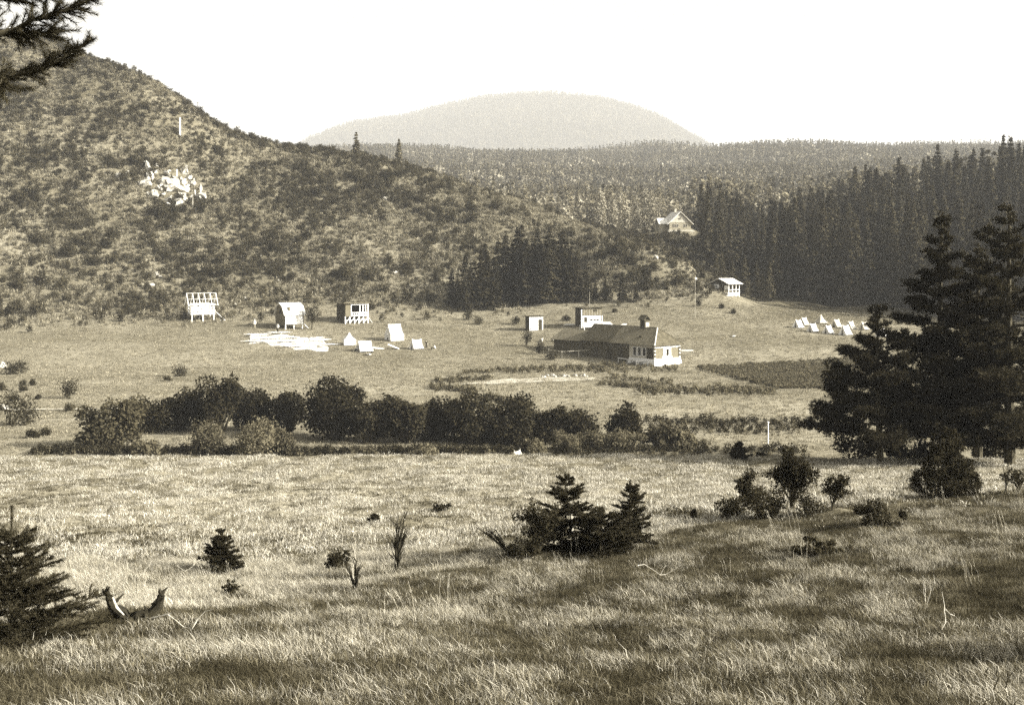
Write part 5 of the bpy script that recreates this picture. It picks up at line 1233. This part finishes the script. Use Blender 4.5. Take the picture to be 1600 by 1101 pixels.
leafy_shrub(360, 932, 905, 50, 835, 'trailing low twigs on the slope below the small spruce', 7, 260, .035, low=.2)

def near_misc():
    t = thing('juniper', 'bushy juniper with curled pale tips in front of the pines', 'juniper', near(1478, 779)); k = F / t.location.y
    f, w_ = juniper_geo(840, 112 / k, 100 / k); f.build('foliage', M['juniper'], t); w_.build('stem', M['bark'], t)
    def bare(px, base, top, stems, seed, label, m='char', spread=.35, lean=0.0, twigs=7, cat='shrub', name='bare_shrub', r0=.03, group=None):
        p = near(px, base); kk = F / p.y; t = thing(name, label, cat, p, 0, group); bare_shrub_geo(seed, (base - top) / kk, stems, spread, lean, twigs, r0).build('stem', M[m], t); return t
    bare(618, 896, 798, 10, 850, 'leafless many-stemmed shrub left of centre', spread=.3, lean=.12)
    t = bare(552, 920, 842, 1, 851, 'pale dead sapling with a tuft at its top', 'pale_bark', .05, .05, 16, 'sapling', 'dead_sapling', .014)
    bare(556, 922, 868, 4, 852, 'leafless twiggy shrub under the dead sapling', spread=.5)
    bare(795, 866, 812, 5, 853, 'bare dead branches sticking out left of the dark clump', spread=.6, lean=-.7, r0=.022)
    bare(1572, 772, 722, 5, 854, 'leafless slender stems right of the juniper', spread=.35, r0=.012)
    bare(1447, 948, 888, 3, 855, 'pale forked dead twig standing on the right slope', 'pale_twig', .45, -.1, 3, 'twig', 'forked_twig', .005)
    bare(1510, 905, 850, 1, 856, 'single dark straight stem on the right slope', 'twig', .03, 0, 2, 'stem', 'dry_stem', .008)
    bare(905, 725, 700, 1, 857, 'thin leafy stalk rising behind the dark clump', 'twig', .1, 0, 6, 'stalk', 'dry_stem', .01)
    t = thing('dead_stump', 'pale broken dead trunk inside the dark clump', 'stump', near(892, 840)); Geo().tube([(0, 0, -.1), (.02, 0, .35), (.0, 0, .75)], [.06, .05, .03], 6).build('trunk', M['pale_twig'], t); Geo().tube([(.02, 0, .45), (.16, 0, .7)], [.03, .015], 5).build('limb', M['pale_twig'], t); Geo().tube([(.02, 0, .05), (-.3, -.05, .02)], [.05, .03], 5).build('root', M['pale_twig'], t)
    # twigs lying in the grass
    for px, py, L_, seed, lb in [(1030, 908, .75, 1, 'bleached crooked twig lying in the grass right of centre'), (298, 992, .55, 2, 'bleached forked stick lying in the grass at the left'), (300, 897, .6, 3, 'thin dead branch beside the small dark spruce'), (235, 902, .5, 4, 'pale stick lying on the left meadow'), (1478, 985, .7, 5, 'pale straw stick on the right slope')]:
        r = np.random.default_rng(seed); p = near(px, py); t = thing('dead_twig', lb, 'twig', p + Vector((0, 0, .16)), .2 * seed, 'dead twigs lying in the grass')
        s = [np.array([(u - .5) * L_, r.normal(0, .04), .10 * math.sin(6 * u + seed) + .04]) for u in np.linspace(0, 1, 7)]; Geo().tube(s, np.linspace(.006, .003, 7), 5).build('stick', M['pale_twig'], t)
        Geo().tube([s[3], s[3] + np.array([.1, .05, .12]) * L_ * 1.6], [.004, .002], 4).build('side_twig', M['pale_twig'], t)
    # charred root stump
    p = near(215, 974) + Vector((0, 0, .1)); t = thing('root_stump', 'dark gnarled uprooted stump lying beside the left spruce', 'stump', p)
    r = np.random.default_rng(9)
    arc = [(-.38, 0, .26), (-.33, 0, .12), (-.2, 0, .02), (0, 0, -.02), (.18, 0, .03), (.28, .0, .14), (.31, .0, .27)]
    Geo().tube(arc, [.045, .06, .1, .1, .08, .06, .05], 7).build('trunk', M['char'], t)
    Geo().tube([(-.30, -.08, .27), (-.24, -.1, .14), (-.14, -.12, .05)], [.01, .02, .008], 5).build('split_wood', M['pale_twig'], t)
    for k in range(21):
        a = np.array(arc[k % 7]); d = np.array([r.normal(0, .7), r.normal(0, .4), r.uniform(.0, .8)]) * .2; Geo().tube([a, a + d * .6, a + d + np.array([.03, 0, 0])], [.035, .022, .006], 5).build('root', M['char'], t)
    Geo().tube([(.2, -.1, .0), (.36, -.16, .05), (.5, -.2, .1)], [.015, .012, .006], 4).build('root', M['pale_twig'], t)
near_misc()

# ------------------------------------------------------------------ pines
def pine(px, d, top, Rr, limbs, seed, label, first=.12, **kw):
    p = at(px, d); H = -(top - HY) / F * d - p.z
    t = thing('pine_tree', label, 'pine', p, 0, 'pines at the right edge of the meadow')
    f, w_, L = pine_geo(seed, H, Rr, limbs, first, **kw)
    f.build('crown', M['pine'], t); w_.build('trunk', M['bark'], t)
    for g in L: g.build('limb', M['bark'], t)
pine(1376, 56.0, 482, 3.5, 40, 861, 'smallest of the dark pines, with low sweeping boughs', .14, crown_pow=1.25, tuft_n=.19, tuft_w=.03, dens=2.3, per=13)
pine(1480, 57.0, 340, 2.7, 58, 862, 'tall dark pine in the middle of the three', .06, crown_pow=.95, tuft_n=.2, tuft_w=.032, dens=2.3, per=13)
pine(1578, 55.0, 328, 2.9, 52, 863, 'tall pine at the right edge with spreading lower limbs', .07, tuft_n=.2, tuft_w=.032, dens=2.0, per=13)
pine(1528, 59.0, 392, 2.5, 46, 864, 'pine half hidden between the two tall ones', .08, tuft_n=.2, tuft_w=.032, dens=2.1, per=13)
def under_bush(px, d, wpx, top, lb, seed, m='alder'):
    p = at(px, d); t = thing('low_bush', lb, 'bush', p, 0, 'low bushes under the pines'); h = -(top - HY) / F * d - p.z
    f, s = bush_geo(seed, wpx / F * d, h, 2200, .12, nl=8); f.build('foliage', M[m], t); s.build('stem', M['bark'], t)
under_bush(1335, 59, 88, 682, 'domed dark bush under the left side of the smallest pine', 871)
under_bush(1405, 60, 70, 690, 'dark bush between the smallest and the middle pine', 872)
under_bush(1460, 60, 80, 684, 'dark bush at the foot of the tall middle pine', 873)
under_bush(1550, 60, 70, 690, 'dark bush at the foot of the right-hand pines', 874)
under_bush(1190, 61, 24, 708, 'small rounded dark hump at the meadow edge', 875)

def overhanging_pine():
    d = 9.0; p = at(-330, d); H = 8.0; r = np.random.default_rng(881)
    t = thing('pine_tree', 'pine branches hanging into the top left corner', 'pine', p)
    f, w_, L = pine_geo(881, H, .8, 18, .62, tuft_n=.1, tuft_w=.012, dens=1.5, per=12)
    f.build('crown', M['pine'], t); w_.build('trunk', M['bark'], t)
    for g in L: g.build('limb', M['bark'], t)
    paths = [([(-330, 190), (-120, 140), (0, 126), (55, 112), (100, 90), (143, 62)], 0.0), ([(-330, 110), (-80, 62), (0, 44), (40, 26), (90, 10), (150, -14)], .15), ([(-330, 60), (-90, 20), (0, 8), (60, 6), (100, -4)], -.2), ([(-330, 230), (-120, 160), (-20, 128), (24, 142)], -.15), ([(-330, 40), (-60, 30), (15, 46), (58, 36)], .35)]
    for path, dy in paths:
        pts = []
        for (x0, y0), (x1, y1) in zip(path[:-1], path[1:]):
            for u in np.linspace(0, 1, 6)[:-1]: pts.append((x0 + (x1 - x0) * u, y0 + (y1 - y0) * u))
        pts.append(path[-1]); w3 = np.array([((x - 800) / F * d, d + dy * min(1, (x + 330) / 300), -(y - HY) / F * d) for x, y in pts]) - np.array(p)
        w3[1:-1] += r.normal(0, .006, (len(w3) - 2, 3))
        lg = Geo().tube(w3, np.linspace(.035, .005, len(w3)), 6); PT, DR = [], []
        def brush(A, B, step=.011):
            m = max(3, int(np.linalg.norm(B - A) / step)); tt = np.linspace(0, 1, m)[:, None]; PT.append(A + (B - A) * tt); DR.append(np.repeat((B - A)[None], m, 0))
        vis = [i for i in range(len(pts) - 1) if pts[i][0] > -120]
        for i in vis:
            A, B = w3[i], w3[i + 1]
            if pts[i][0] > 20: brush(A, B)
            for q in range(5):
                dr = (B - A) / np.linalg.norm(B - A) + r.normal(0, .55, 3) * np.array([1, 1, .75]); dr /= np.linalg.norm(dr); ln = r.uniform(.07, .19) * (1.0 if pts[i][0] < 100 else .45)
                C = A + (B - A) * r.uniform(0, 1); E = C + dr * ln; lg.tube([C, E], [.006, .003], 4); brush(C + (E - C) * .25, E)
        o = lg.build('limb', M['bark'], t)
        Geo().needles(np.concatenate(PT), np.concatenate(DR), 9, .055, .0036, .8, r).build('needles', M['pine'], o)
overhanging_pine()

# ------------------------------------------------------------------ haze
def haze():
    o = Geo().box((0, 5400, 590), (12800, 10900, 1230)).build('haze', None)
    m = bpy.data.materials.new('haze'); m.use_nodes = True; t = m.node_tree; t.nodes.clear()
    v = t.nodes.new('ShaderNodeVolumePrincipled'); v.inputs['Density'].default_value = 0.000145; v.inputs['Color'].default_value = (.98, .97, .93, 1); v.inputs['Anisotropy'].default_value = 0.0
    q = t.nodes.new('ShaderNodeOutputMaterial'); t.links.new(v.outputs[0], q.inputs['Volume'])
    o.data.materials.clear(); o.data.materials.append(m); tag(o, kind='stuff'); o['label'] = 'thin pale summer haze filling the valley air'
haze()
